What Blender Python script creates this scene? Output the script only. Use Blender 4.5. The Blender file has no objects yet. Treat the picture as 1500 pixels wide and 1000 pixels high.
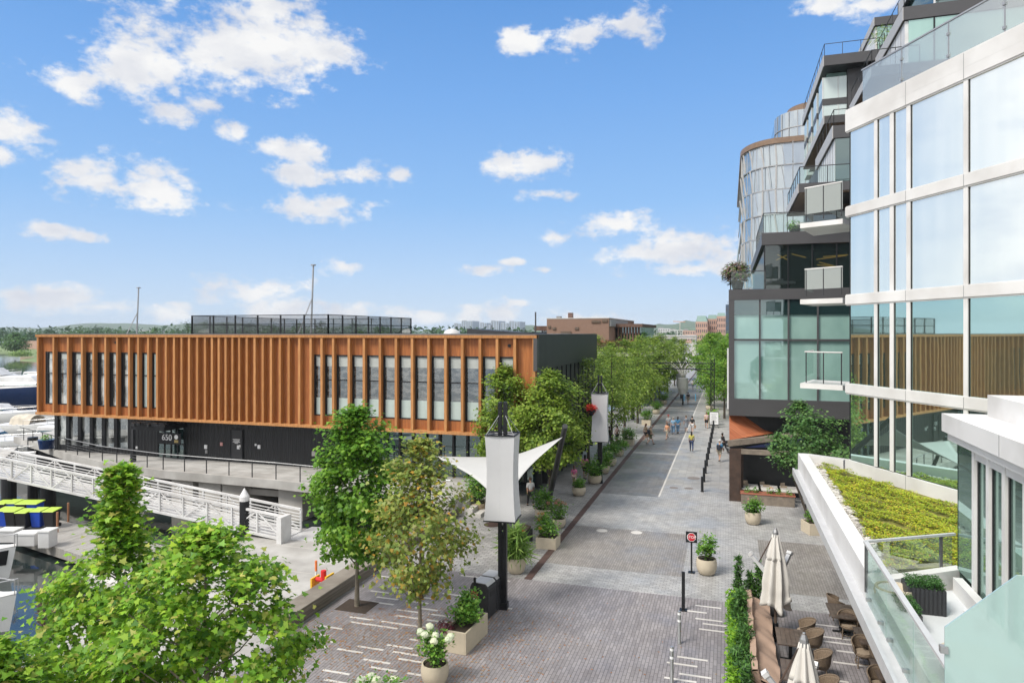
import bpy, math, random
import numpy as np
from mathutils import Vector, Matrix
R = math.radians
sc = bpy.context.scene
COL = sc.collection
YAW = math.atan(.317); S = math.sin(YAW); C = math.cos(YAW); H = 10.5
# ---- surveying helpers: a line of sight met with a real plane gives a real point
def ray(px, py):
    u = (px-750)/1000
    return Vector((-S+u*C, C+u*S, -(py-487)/1000))
def PD(px, py, Z): return Vector((0, 0, H))+ray(px, py)*Z
def Pz(px, py, z=0): return PD(px, py, (H-z)/((py-487)/1000))
def PY(px, py, Y): return PD(px, py, Y/ray(px, py).y)
def PX(px, py, X): return PD(px, py, X/ray(px, py).x)
# ---- mesh builder
class MB:
    def __init__(s): s.v = []; s.f = []
    def add(s, vs, fs):
        n = len(s.v); s.v += [tuple(p) for p in vs]; s.f += [tuple(i+n for i in f) for f in fs]; return s
    def box(s, x0, y0, z0, x1, y1, z1):
        if x0 > x1: x0, x1 = x1, x0
        if y0 > y1: y0, y1 = y1, y0
        if z0 > z1: z0, z1 = z1, z0
        return s.add([(x0,y0,z0),(x1,y0,z0),(x1,y1,z0),(x0,y1,z0),(x0,y0,z1),(x1,y0,z1),(x1,y1,z1),(x0,y1,z1)],
                     [(0,3,2,1),(4,5,6,7),(0,1,5,4),(1,2,6,5),(2,3,7,6),(3,0,4,7)])
    def obox(s, c, sz, rz=0, rx=0, ry=0):
        m = Matrix.Rotation(rz, 3, 'Z') @ Matrix.Rotation(ry, 3, 'Y') @ Matrix.Rotation(rx, 3, 'X'); c = Vector(c)
        vs = [c + m @ Vector((sz[0]*a/2, sz[1]*b/2, sz[2]*d/2)) for d in (-1,1) for a, b in ((-1,-1),(1,-1),(1,1),(-1,1))]
        return s.add(vs, [(0,3,2,1),(4,5,6,7),(0,1,5,4),(1,2,6,5),(2,3,7,6),(3,0,4,7)])
    def path(s, pts, rs, n=8):
        pts = [Vector(p) for p in pts]
        if not hasattr(rs, '__len__'): rs = [rs]*len(pts)
        base = len(s.v); k = len(pts)
        for i, p in enumerate(pts):
            d = (pts[min(i+1,k-1)]-pts[max(i-1,0)]).normalized()
            a = d.cross(Vector((0,0,1)) if abs(d.z) < .95 else Vector((1,0,0))).normalized(); b = d.cross(a)
            for j in range(n):
                t = 2*math.pi*j/n; s.v.append(tuple(p+(a*math.cos(t)+b*math.sin(t))*rs[i]))
        for i in range(k-1):
            for j in range(n):
                s.f.append((base+i*n+j, base+i*n+(j+1)%n, base+(i+1)*n+(j+1)%n, base+(i+1)*n+j))
        s.f.append(tuple(base+j for j in range(n))[::-1]); s.f.append(tuple(base+(k-1)*n+j for j in range(n)))
        return s
    def tube(s, p, q, r, r2=None, n=8): return s.path([p, q], [r, r if r2 is None else r2], n)
    def bar(s, p, q, w, h):
        p = Vector(p); q = Vector(q); d = (q-p).normalized()
        a = d.cross(Vector((0,0,1)) if abs(d.z) < .95 else Vector((0,1,0))).normalized()*w/2; b = a.cross(d).normalized()*h/2
        vs = [e+x*a+y*b for e in (p, q) for x, y in ((-1,-1),(1,-1),(1,1),(-1,1))]
        return s.add(vs, [(0,3,2,1),(4,5,6,7),(0,1,5,4),(1,2,6,5),(2,3,7,6),(3,0,4,7)])
    def lathe(s, prof, c=(0,0,0), n=20, sx=1, sy=1):
        base = len(s.v); k = len(prof)
        for r, z in prof:
            for j in range(n):
                t = 2*math.pi*j/n; s.v.append((c[0]+r*math.cos(t)*sx, c[1]+r*math.sin(t)*sy, c[2]+z))
        for i in range(k-1):
            for j in range(n):
                s.f.append((base+i*n+j, base+i*n+(j+1)%n, base+(i+1)*n+(j+1)%n, base+(i+1)*n+j))
        s.f.append(tuple(base+j for j in range(n))[::-1]); s.f.append(tuple(base+(k-1)*n+j for j in range(n)))
        return s
    def prism(s, pts, ext):
        pts = [Vector(p) for p in pts]; e = Vector(ext); n = len(pts)
        return s.add(pts+[p+e for p in pts], [tuple(range(n))[::-1], tuple(range(n, 2*n))]+[(i, (i+1)%n, n+(i+1)%n, n+i) for i in range(n)])
    def flat(s, pts, z, h):      # plan outline lifted to height h
        return s.prism([(p[0], p[1], z) for p in pts], (0, 0, h))
    def grid(s, fn, nu, nv):
        base = len(s.v)
        for i in range(nu+1):
            for j in range(nv+1): s.v.append(tuple(fn(i/nu, j/nv)))
        for i in range(nu):
            for j in range(nv):
                a = base+i*(nv+1)+j; s.f.append((a, a+nv+1, a+nv+2, a+1))
        return s
    def ball(s, c, r, n=10, sx=1, sy=1, sz=1):
        return s.lathe([(max(r*math.sin(math.pi*i/n), .001), -r*math.cos(math.pi*i/n)*sz) for i in range(n+1)], c, n+2, sx, sy)
def children(o): return [c for c in bpy.data.objects if c.parent == o]
def place(o, parent):
    if parent is not None:
        o.parent = parent
        if parent.get('_w'): o.matrix_parent_inverse = parent.matrix_basis.inverted()
def build(mb, name, mat, parent=None, smooth=False, bevel=0, solid=0):
    me = bpy.data.meshes.new(name); me.from_pydata(mb.v, [], mb.f); me.materials.append(mat)
    if smooth: me.polygons.foreach_set('use_smooth', [True]*len(me.polygons))
    me.validate(); me.update()
    o = bpy.data.objects.new(name, me); COL.objects.link(o); place(o, parent)
    if smooth:
        try: me.set_sharp_from_angle(angle=R(40))
        except Exception: pass
    if solid:
        m = o.modifiers.new('solid', 'SOLIDIFY'); m.thickness = solid; m.offset = 0
    if bevel:
        m = o.modifiers.new('bevel', 'BEVEL'); m.width = bevel; m.segments = 2; m.limit_method = 'ANGLE'; m.angle_limit = R(40)
    return o
def tag(o, label=None, cat=None, group=None, kind=None):
    if label: o['label'] = label
    if cat: o['category'] = cat
    if group: o['group'] = group
    if kind: o['kind'] = kind
    return o
def thing(name, label, cat, loc=(0,0,0), rz=0, group=None, world=False):
    o = bpy.data.objects.new(name, None); COL.objects.link(o); o.empty_display_size = .2
    o.location = loc; o.rotation_euler = (0, 0, rz)
    if world: o['_w'] = 1
    return tag(o, label, cat, group)
def structure(mb, name, mat, **k): return tag(build(mb, name, mat, **k), kind='structure')
def dup(o, loc=None, rz=None, label=None, group=None, mats=None, scale=None):
    r = o.copy(); COL.objects.link(r)
    if loc is not None: r.location = loc
    if rz is not None: r.rotation_euler = (0, 0, rz)
    if scale: r.scale = (scale,)*3
    if label: r['label'] = label
    if group: r['group'] = group
    for ch in KIDS.setdefault(o.name, children(o)):
        c = ch.copy(); COL.objects.link(c); c.parent = r
        st = ch.name.split('.')[0]
        if mats and st in mats:
            c.material_slots[0].link = 'OBJECT'; c.material_slots[0].material = mats[st]
        for g in KIDS.setdefault(ch.name, children(ch)):
            d = g.copy(); COL.objects.link(d); d.parent = c
            st = g.name.split('.')[0]
            if mats and st in mats:
                d.material_slots[0].link = 'OBJECT'; d.material_slots[0].material = mats[st]
    return r
KIDS = {}
# ---- materials
def nt(name):
    m = bpy.data.materials.new(name); m.use_nodes = True; t = m.node_tree; b = t.nodes['Principled BSDF']
    return m, t, b
def N(t, typ, **k):
    n = t.nodes.new(typ)
    for a, v in k.items():
        if a in n.inputs: n.inputs[a].default_value = v
        else: setattr(n, a, v)
    return n
def c4(c): return (c[0], c[1], c[2], 1)
def sc3(c, k): return tuple(min(1, x*k) for x in c[:3])
def ramp(t, src, stops):
    r = t.nodes.new('ShaderNodeValToRGB'); e = r.color_ramp.elements
    while len(e) < len(stops): e.new(.5)
    for i, (p, c) in enumerate(stops): e[i].position = p; e[i].color = c4(c)
    t.links.new(src, r.inputs[0]); return r.outputs[0]
def noise(t, scale, detail=4, vec=None, rough=.55):
    n = t.nodes.new('ShaderNodeTexNoise'); n.inputs['Scale'].default_value = scale; n.inputs['Detail'].default_value = detail
    n.inputs['Roughness'].default_value = rough
    if vec is not None: t.links.new(vec, n.inputs['Vector'])
    return n.outputs['Fac']
def pos(t): return t.nodes.new('ShaderNodeNewGeometry').outputs['Position']
def mix(t, a, b, fac, blend='MIX'):
    m = t.nodes.new('ShaderNodeMix'); m.data_type = 'RGBA'; m.blend_type = blend
    for s_, x in ((6, a), (7, b)):
        if hasattr(x, 'links'): t.links.new(x, m.inputs[s_])
        else: m.inputs[s_].default_value = c4(x)
    if hasattr(fac, 'links'): t.links.new(fac, m.inputs[0])
    else: m.inputs[0].default_value = fac
    return m.outputs[2]
def bump(t, b, h, st=.3, d=.01):
    n = t.nodes.new('ShaderNodeBump'); n.inputs['Strength'].default_value = st; n.inputs['Distance'].default_value = d
    t.links.new(h, n.inputs['Height']); t.links.new(n.outputs[0], b.inputs['Normal'])
def M(name, col, rough=.6, metal=0, var=.15, scale=3, spec=.5, bmp=0, scale2=None, obj=False):
    m, t, b = nt(name)
    v = t.nodes.new('ShaderNodeTexCoord').outputs['Object'] if obj else pos(t)
    f = noise(t, scale, 5, v)
    c = ramp(t, f, [(.3, sc3(col, 1-var)), (.7, sc3(col, 1+var))])
    if scale2:
        c = mix(t, c, ramp(t, noise(t, scale2, 3, v), [(.35, (.72,.7,.68)), (.6, (1,1,1))]), .6, 'MULTIPLY')
    t.links.new(c, b.inputs['Base Color'])
    b.inputs['Roughness'].default_value = rough; b.inputs['Metallic'].default_value = metal; b.inputs['Specular IOR Level'].default_value = spec
    if bmp: bump(t, b, noise(t, scale*6, 4, v), bmp)
    return m
def vmap(t, src, scale=(1,1,1), rot=(0,0,0), loc=(0,0,0)):
    n = t.nodes.new('ShaderNodeMapping'); n.inputs['Scale'].default_value = scale; n.inputs['Rotation'].default_value = rot; n.inputs['Location'].default_value = loc
    t.links.new(src, n.inputs['Vector']); return n.outputs[0]
def pavers(name, c1, c2, mortar, bw, bh, msize, along_y=True, rough=.55, stain=.35, herring=False):
    m, t, b = nt(name); p = pos(t)
    v = vmap(t, p, rot=(0,0,R(90) if along_y else 0))
    n = t.nodes.new('ShaderNodeTexBrick'); t.links.new(v, n.inputs['Vector'])
    n.inputs['Color1'].default_value = c4(c1); n.inputs['Color2'].default_value = c4(c2); n.inputs['Mortar'].default_value = c4(mortar)
    n.inputs['Scale'].default_value = 1; n.inputs['Brick Width'].default_value = bw; n.inputs['Row Height'].default_value = bh
    n.inputs['Mortar Size'].default_value = msize; n.inputs['Mortar Smooth'].default_value = .3; n.inputs['Bias'].default_value = 0
    c = n.outputs['Color']
    c = mix(t, c, ramp(t, noise(t, .35, 6, p, .65), [(.3, (.62,.6,.6)), (.62, (1.0,1.0,1.0))]), stain*1.6, 'MULTIPLY')
    c = mix(t, c, ramp(t, noise(t, 2.6, 6, vmap(t, p, (1,.3,1)), .7), [(.35, (.72,.7,.7)), (.6, (1,1,1))]), .5, 'MULTIPLY')
    c = mix(t, c, ramp(t, noise(t, 40, 2, p), [(.3, (.8,.8,.8)), (.7, (1.1,1.1,1.1))]), .5, 'MULTIPLY')
    t.links.new(c, b.inputs['Base Color'])
    t.links.new(ramp(t, noise(t, .5, 5, p), [(.35, (rough-.2,)*3), (.65, (rough+.2,)*3)]), b.inputs['Roughness'])
    bump(t, b, n.outputs['Fac'], -.35, .01)
    return m
def planks(name, c1, c2, w, axis='X', rough=.55):
    m, t, b = nt(name); p = pos(t)
    sx = {'X': (1,0,0), 'Z': (0,0,1), 'Y': (0,1,0)}[axis]
    sep = t.nodes.new('ShaderNodeSeparateXYZ'); t.links.new(p, sep.inputs[0]); a = sep.outputs[axis]
    md = N(t, 'ShaderNodeMath', operation='DIVIDE'); t.links.new(a, md.inputs[0]); md.inputs[1].default_value = w
    fl = N(t, 'ShaderNodeMath', operation='FLOOR'); t.links.new(md.outputs[0], fl.inputs[0])
    fr = N(t, 'ShaderNodeMath', operation='FRACT'); t.links.new(md.outputs[0], fr.inputs[0])
    wn = t.nodes.new('ShaderNodeTexWhiteNoise'); wn.noise_dimensions = '1D'; t.links.new(fl.outputs[0], wn.inputs['W'])
    c = mix(t, c1, c2, wn.outputs['Value'])
    g = noise(t, 2.2, 5, vmap(t, p, tuple(8 if q else .6 for q in sx)))
    c = mix(t, c, ramp(t, g, [(.3, (.6,.55,.5)), (.65, (1.05,1.05,1.05))]), .75, 'MULTIPLY')
    ed = N(t, 'ShaderNodeMath', operation='LESS_THAN'); t.links.new(fr.outputs[0], ed.inputs[0]); ed.inputs[1].default_value = .07
    c = mix(t, c, sc3(c1, .3), ed.outputs[0])
    t.links.new(c, b.inputs['Base Color']); b.inputs['Roughness'].default_value = rough
    bump(t, b, ed.outputs[0], -.4, .01)
    return m
def corrugated(name, col, w, axis='X'):
    m, t, b = nt(name); p = pos(t)
    sep = t.nodes.new('ShaderNodeSeparateXYZ'); t.links.new(p, sep.inputs[0])
    md = N(t, 'ShaderNodeMath', operation='DIVIDE'); t.links.new(sep.outputs[axis], md.inputs[0]); md.inputs[1].default_value = w
    fr = N(t, 'ShaderNodeMath', operation='PINGPONG'); t.links.new(md.outputs[0], fr.inputs[0]); fr.inputs[1].default_value = .5
    h = ramp(t, fr.outputs[0], [(.15, (0,0,0)), (.3, (1,1,1))])
    b.inputs['Roughness'].default_value = .45; b.inputs['Metallic'].default_value = .2
    c = mix(t, sc3(col, .85), sc3(col, 1.15), noise(t, 1.2, 4, p)); t.links.new(c, b.inputs['Base Color'])
    bump(t, b, h, .9, .05); return m
def glass(name, base, refl=.5, tint=(.85,.93,.93), rough=.02, pat=None, wob=.04):
    """opaque-looking pane: room behind as base, sky mirrored on top"""
    m, t, b = nt(name); t.nodes.remove(b); out = t.nodes['Material Output']
    d = t.nodes.new('ShaderNodeBsdfDiffuse'); g = t.nodes.new('ShaderNodeBsdfGlossy'); mx = t.nodes.new('ShaderNodeMixShader')
    if pat:
        f = noise(t, pat[0], 3, vmap(t, pos(t), pat[2])); c = ramp(t, f, [(.42, base), (.6, pat[1])]); t.links.new(c, d.inputs[0])
    else: d.inputs[0].default_value = c4(base)
    g.inputs[0].default_value = c4(tint); g.inputs['Roughness'].default_value = rough
    bp = t.nodes.new('ShaderNodeBump'); bp.inputs['Strength'].default_value = wob; bp.inputs['Distance'].default_value = .05
    t.links.new(noise(t, .6, 2, pos(t)), bp.inputs['Height']); t.links.new(bp.outputs[0], g.inputs['Normal'])
    lw = t.nodes.new('ShaderNodeLayerWeight'); lw.inputs[0].default_value = .35
    ad = N(t, 'ShaderNodeMath', operation='MULTIPLY_ADD'); t.links.new(lw.outputs['Fresnel'], ad.inputs[0]); ad.inputs[1].default_value = .5; ad.inputs[2].default_value = refl; ad.use_clamp = True
    t.links.new(ad.outputs[0], mx.inputs[0]); t.links.new(d.outputs[0], mx.inputs[1]); t.links.new(g.outputs[0], mx.inputs[2]); t.links.new(mx.outputs[0], out.inputs[0])
    return m
def clear(name, tint, diff=.1, refl=.06, dcol=None):
    """see-through pane"""
    m, t, b = nt(name); t.nodes.remove(b); out = t.nodes['Material Output']
    tr = t.nodes.new('ShaderNodeBsdfTransparent'); tr.inputs[0].default_value = c4(tint)
    g = t.nodes.new('ShaderNodeBsdfGlossy'); g.inputs['Roughness'].default_value = .02
    d = t.nodes.new('ShaderNodeBsdfDiffuse'); d.inputs[0].default_value = c4(dcol or tint)
    m1 = t.nodes.new('ShaderNodeMixShader'); m1.inputs[0].default_value = diff; t.links.new(tr.outputs[0], m1.inputs[1]); t.links.new(d.outputs[0], m1.inputs[2])
    lw = t.nodes.new('ShaderNodeLayerWeight'); lw.inputs[0].default_value = .3
    ad = N(t, 'ShaderNodeMath', operation='MULTIPLY_ADD'); t.links.new(lw.outputs['Fresnel'], ad.inputs[0]); ad.inputs[1].default_value = .28; ad.inputs[2].default_value = refl; ad.use_clamp = True
    m2 = t.nodes.new('ShaderNodeMixShader'); t.links.new(ad.outputs[0], m2.inputs[0]); t.links.new(m1.outputs[0], m2.inputs[1]); t.links.new(g.outputs[0], m2.inputs[2])
    t.links.new(m2.outputs[0], out.inputs[0]); return m
def leafmat(name, cols, trans=.35):
    m, t, b = nt(name); out = t.nodes['Material Output']; geo = t.nodes.new('ShaderNodeNewGeometry')
    n = len(cols); c = ramp(t, geo.outputs['Random Per Island'], [((i+.5)/n if n > 1 else .5, q) for i, q in enumerate(cols)])
    c = mix(t, c, ramp(t, noise(t, .9, 2, geo.outputs['Position']), [(.35, (.7,.8,.7)), (.65, (1.2,1.15,1.0))]), .7, 'MULTIPLY')
    t.links.new(c, b.inputs['Base Color']); b.inputs['Roughness'].default_value = .5; b.inputs['Specular IOR Level'].default_value = .35
    tr = t.nodes.new('ShaderNodeBsdfTranslucent'); t.links.new(c, tr.inputs[0])
    mx = t.nodes.new('ShaderNodeMixShader'); mx.inputs[0].default_value = trans
    t.links.new(b.outputs[0], mx.inputs[1]); t.links.new(tr.outputs[0], mx.inputs[2]); t.links.new(mx.outputs[0], out.inputs[0])
    return m
def emis(name, col, st):
    m, t, b = nt(name); b.inputs['Base Color'].default_value = c4(col); b.inputs['Emission Color'].default_value = c4(col); b.inputs['Emission Strength'].default_value = st; return m
# ---- foliage
MAPLE = np.array([(0,0,0),(.22,.02,.02),(.5,-.02,.0),(.36,.22,.04),(.56,.42,.0),(.27,.5,.03),(.2,.62,.02),(0,1,0),(-.2,.62,.02),(-.27,.5,.03),(-.56,.42,.0),(-.36,.22,.04),(-.5,-.02,0),(-.22,.02,.02)])
MAPLE[:,2] = -abs(MAPLE[:,0])*.35
DIA = np.array([(0,0,0),(.32,.45,-.1),(0,1,-.05),(-.32,.45,-.1)])
BLADE = np.array([(-.03,0,0),(.03,0,0),(.03,.6,.0),(0,1,-.12)])
def foliage(name, pts, size, mat, parent=None, tpl=DIA, seed=0, up=.6, jitter=.35, out=None):
    rng = np.random.default_rng(seed); pts = np.asarray(pts, float); n = len(pts); k = len(tpl)
    nrm = rng.normal(size=(n,3)); nrm /= np.linalg.norm(nrm, axis=1)[:,None]
    nrm[:,2] = abs(nrm[:,2])
    nrm = nrm*(1-up)+np.array([0,0,1])*up
    if out is not None: nrm += out*.5
    nrm /= np.linalg.norm(nrm, axis=1)[:,None]
    a = rng.normal(size=(n,3)); a -= (a*nrm).sum(1)[:,None]*nrm; a /= np.linalg.norm(a, axis=1)[:,None]; b = np.cross(nrm, a)
    s = size*(1+jitter*(rng.random(n)*2-1))
    v = pts[:,None,:] + s[:,None,None]*(tpl[None,:,0,None]*a[:,None,:] + tpl[None,:,1,None]*b[:,None,:] + tpl[None,:,2,None]*nrm[:,None,:])
    me = bpy.data.meshes.new(name); me.vertices.add(n*k); me.vertices.foreach_set('co', v.reshape(-1).astype(np.float32))
    me.loops.add(n*k); me.loops.foreach_set('vertex_index', np.arange(n*k, dtype=np.int32))
    me.polygons.add(n); me.polygons.foreach_set('loop_start', np.arange(0, n*k, k, dtype=np.int32)); me.polygons.foreach_set('loop_total', np.full(n, k, dtype=np.int32))
    me.materials.append(mat); me.update(calc_edges=True)
    o = bpy.data.objects.new(name, me); COL.objects.link(o); place(o, parent); return o
def blob(rng, n, c, r, hollow=.35):
    d = rng.normal(size=(n,3)); d /= np.linalg.norm(d, axis=1)[:,None]
    return np.array(c)+d*np.array(r)*(hollow+(1-hollow)*rng.random(n)**.5)[:,None]
PROF = {'leader': lambda t: (.07+.62*(1-t) if t > .66 else min(1, .7+t)*(1-((t/.72)**2.4)*.68)),
        'round': lambda t: math.sqrt(max(.02, 1-(2*t-.9)**2*.85)), 'cone': lambda t: min(1, .45+t*2.4)*(1-t)**.62*1.15+.05,
        'egg': lambda t: min(1, .5+t*2)*math.sqrt(max(0, 1-t**2.2))+.06}
def tree(name, label, cat, base, h, rad, z0, n, size, lm, bark, seed, shape='egg', nclu=70, spread=.42, tpl=DIA, trunk=.09, group=None, lean=(0,0), up=.55, limbs=22):
    rng = np.random.default_rng(seed)
    r = thing(name, label, cat, base, 0, group)
    cl = []
    for i in range(nclu):
        t = ((i+.5)/nclu)**1.0; t = min(.98, max(.01, t+rng.normal()*.03)); a = i*2.399+rng.normal()*.35
        rr = rad*PROF[shape](t)*(.25+.75*rng.random()**.45)*(1-.12*rng.random())
        rr *= 1+.2*math.sin(a*3+seed)*math.sin(t*9+seed); rr = max(0, rr-spread*.7)
        cl.append((rr*math.cos(a)+lean[0]*t, rr*math.sin(a)+lean[1]*t, z0+(h-z0)*t*.97))
    cl = np.array(cl); per = max(1, n//nclu)
    sp = spread*(.7+.6*rng.random(nclu)); sp[int(nclu*.9):] *= .65
    c = np.repeat(cl, per, axis=0); s_ = np.repeat(sp, per)
    g = rng.normal(size=c.shape); g[:,2] *= .62
    pts = c+g*s_[:,None]*.62
    pts[:,2] = np.maximum(pts[:,2], z0-.35)
    o_ = pts-np.array([lean[0]*.5, lean[1]*.5, (z0+h)/2]); o_ /= np.linalg.norm(o_, axis=1)[:,None]+1e-6
    foliage('crown', pts, size, lm, r, tpl, seed, up, out=o_)
    tb = MB(); k = 7; ax = []
    for i in range(k):
        t = i/(k-1); w = .05*math.sin(i*2.1+seed)*h/8
        ax.append(Vector((lean[0]*t*.9+w*t, lean[1]*t*.9+w*t*.6, h*.93*t)))
    tb.path(ax, [trunk*(1.25 if i == 0 else 1)*(1-.85*i/(k-1)) for i in range(k)], 9)
    idx = rng.permutation(nclu)[:limbs]
    for i in idx:
        q = Vector(cl[i]); rr = math.hypot(q.x-lean[0]*.5, q.y-lean[1]*.5); zt = max(z0*.72, q.z-rr*.75-.15); t = zt/(h*.93)
        f = t*(k-1); j = min(k-2, int(f)); s0 = ax[j].lerp(ax[j+1], f-j)
        mid = s0.lerp(q, .55)+Vector((0, 0, -.12*rr)); rad0 = trunk*(1-.85*t)*.5
        tb.path([s0, mid, q], [rad0, rad0*.6, .008], 5)
    build(tb, 'trunk', bark, r, smooth=True)
    return r
# ---- materials
m_white = M('white_metal', (.65,.65,.645), .45, var=.05, scale=.7, scale2=.8)
m_whitep = M('white_panel', (.68,.67,.655), .5, var=.05, scale=.5, scale2=.6)
m_alum = M('aluminium', (.6,.6,.6), .4, .3, .06)
m_steel = M('steel', (.42,.42,.42), .35, .7, .1)
m_black = M('black_metal', (.012,.013,.015), .45, .2, .2)
m_black2 = M('charcoal', (.03,.031,.034), .5, .1, .15)
m_dgrey = M('dark_grey_panel', (.075,.073,.075), .45, .2, .06, scale=.6)
m_grey = M('grey_panel', (.25,.25,.25), .5, .1, .05)
m_conc = M('concrete', (.45,.43,.4), .8, var=.12, scale=1.2, bmp=.2, scale2=.5)
m_quay = M('quay_concrete', (.40,.39,.37), .85, var=.12, scale=.8, bmp=.2, scale2=.4)
m_concl = M('pale_concrete', (.56,.54,.51), .8, var=.08, scale=1, bmp=.15, scale2=.35)
m_pot = M('cast_stone', (.52,.45,.34), .75, var=.06, scale=4, bmp=.1, obj=True)
m_potb = M('worn_stone_pot', (.38,.29,.2), .75, var=.2, scale=4, bmp=.1, obj=True)
m_soil = M('soil', (.05,.035,.025), .95, var=.3, scale=20)
m_rust = M('rust_steel', (.085,.05,.042), .7, .1, .25, scale=2)
m_timber = planks('weathered_timber', (.19,.16,.13), (.27,.24,.2), .14, 'Z')
m_dock = planks('dock_boards', (.30,.29,.27), (.38,.37,.35), .15, 'X', .6)
m_benchw = M('bench_timber', (.12,.085,.06), .6, var=.25, scale=5)
m_post = M('dark_timber', (.055,.032,.022), .6, var=.4, scale=3)
m_beam = M('grey_timber', (.2,.165,.13), .8, var=.3, scale=3)
m_woodp = planks('cedar_boards', (.31,.098,.022), (.42,.148,.038), .1, 'X')
m_fin = M('cedar_fin', (.47,.235,.085), .5, var=.15, scale=6)
m_, t_, b_ = nt('cedar_fin_weathered'); oi = t_.nodes.new('ShaderNodeObjectInfo'); cc_ = mix(t_, (.39,.17,.05), (.50,.24,.085), oi.outputs['Random'])
t_.links.new(mix(t_, cc_, ramp(t_, noise(t_, 1.5, 6, vmap(t_, pos(t_), (9,9,.8))), [(.3,(.62,.58,.54)),(.65,(1.08,1.05,1.0))]), .8, 'MULTIPLY'), b_.inputs['Base Color']); b_.inputs['Roughness'].default_value = .55; m_fin = m_
m_orange = planks('stained_soffit_boards', (.42,.13,.055), (.5,.175,.08), .12, 'Y')
m_brown = M('brown_soffit', (.2,.13,.085), .5, var=.15)
m_corr = corrugated('black_corrugated_metal', (.02,.021,.023), .32, 'X')
m_corry = corrugated('black_corrugated_side', (.026,.027,.029), .3, 'Y')
m_roof = M('roof_membrane', (.12,.12,.12), .8, var=.15)
m_curt = M('white_curtain', (.55,.56,.55), .8, var=.1, scale=3)
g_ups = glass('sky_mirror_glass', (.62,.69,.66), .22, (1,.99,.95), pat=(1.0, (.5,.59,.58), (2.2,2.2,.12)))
g_low = glass('teal_mirror_glass', (.15,.21,.18), .36, (.58,.8,.74), wob=.012)
g_teal = glass('shaded_teal_glass', (.22,.36,.32), .2, (.7,.9,.88), pat=(.35, (.3,.46,.41), (1,1,.6)))
g_dark = glass('dark_glass', (.012,.03,.03), .2, (.75,.9,.9))
g_win = glass('storefront_glass', (.06,.07,.07), .3, (.95,1,1), pat=(.8, (.5,.51,.48), (1.4,1,.8)))
g_winr = glass('restaurant_window_glass', (.018,.022,.022), .22, (.95,1,1), pat=(1.6, (.14,.14,.13), (1,1,2.5)))
g_sil = glass('silver_glass', (.13,.16,.17), .5, (.85,.9,.93))
m_frost = M('frosted_pane', (.42,.5,.47), .4, var=.05)
m_blind = M('pale_blind', (.4,.43,.41), .6, var=.08)
g_rail = clear('railing_glass', (.90,.96,.94), .015, .02)
g_railw = clear('fritted_railing_glass', (.75,.8,.78), .55, .06, (.45,.48,.46))
g_scr = clear('frosted_screen_glass', (.7,.9,.87), .74, .1, (.46,.61,.58))
g_pane = clear('clear_pane', (.35,.5,.48), .03, .1)
m_mesh = clear('mesh_screen', (.93,.93,.93), .13, 0, (.05,.05,.05))
m_sail = M('sail_fabric', (.44,.44,.43), .7, var=.03, scale=1.5)
m_lamp = M('lantern_fabric', (.56,.56,.57), .6, var=.025, scale=1.5)
m_water, t, b = nt('water'); b.inputs['Base Color'].default_value = (.02,.03,.03,1); b.inputs['Specular Tint'].default_value = (1,.93,.82,1); b.inputs['Roughness'].default_value = .05; b.inputs['Specular IOR Level'].default_value = 1.0; b.inputs['IOR'].default_value = 1.6
bump(t, b, noise(t, .8, 3, vmap(t, pos(t), (1,1.6,1))), .12, .1)
m_bark = M('pale_bark', (.2,.17,.13), .8, var=.3, scale=6, obj=True); m_barkd = M('dark_bark', (.07,.055,.04), .85, var=.3, scale=6, obj=True)
LG = [(.17,.35,.03),(.29,.49,.03),(.10,.23,.025),(.43,.6,.05),(.22,.41,.035),(.06,.15,.02),(.12,.29,.04),(.45,.62,.08),(.2,.42,.045),(.27,.5,.04),(.55,.5,.14),(.1,.27,.03),(.3,.54,.05)]

l_near = leafmat('plane_leaves', LG, .42)
l_green = leafmat('maple_leaves', [(.10,.25,.025),(.17,.34,.03),(.07,.18,.02),(.27,.45,.05),(.13,.29,.03)], .38)
l_aut = leafmat('turning_leaves', [(.2,.27,.05),(.3,.36,.08),(.14,.22,.04),(.4,.44,.12),(.24,.31,.07),(.27,.34,.07),(.18,.28,.05),(.6,.3,.05),(.36,.4,.1),(.16,.25,.05),(.33,.34,.12)], .38)
l_row = leafmat('street_tree_leaves', [(.17,.28,.03),(.26,.37,.05),(.10,.19,.025),(.38,.46,.09),(.19,.30,.04)], .38)
l_bright = leafmat('locust_leaves', [(.13,.29,.03),(.2,.37,.045),(.09,.21,.025),(.28,.42,.06)], .4)
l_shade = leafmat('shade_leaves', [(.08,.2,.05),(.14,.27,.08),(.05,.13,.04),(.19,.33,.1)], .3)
l_bush = leafmat('planter_leaves', [(.1,.27,.04),(.19,.38,.055),(.07,.19,.03),(.27,.44,.08)], .35)
l_lime = leafmat('lime_leaves', [(.2,.4,.03),(.3,.5,.04),(.13,.3,.03)], .4)
l_fir = leafmat('conifer_needles', [(.035,.1,.02),(.07,.17,.03),(.03,.08,.02),(.1,.22,.04)], .15)
l_sed = leafmat('sedum_leaves', [(.42,.47,.03),(.3,.42,.03),(.55,.53,.04),(.2,.34,.03),(.48,.27,.06),(.36,.45,.03),(.5,.44,.04),(.25,.38,.03)], .25)
l_grs = leafmat('grass_blades', [(.2,.34,.07),(.28,.4,.1),(.14,.26,.05)], .35)
l_box = leafmat('boxwood_leaves', [(.03,.1,.02),(.06,.16,.03),(.04,.12,.02)], .2)
l_pur = leafmat('burgundy_leaves', [(.09,.02,.03),(.14,.03,.05)], .2)
l_far = leafmat('far_tree_leaves', [(.035,.085,.03),(.05,.11,.035),(.03,.07,.03)], .2)
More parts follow.
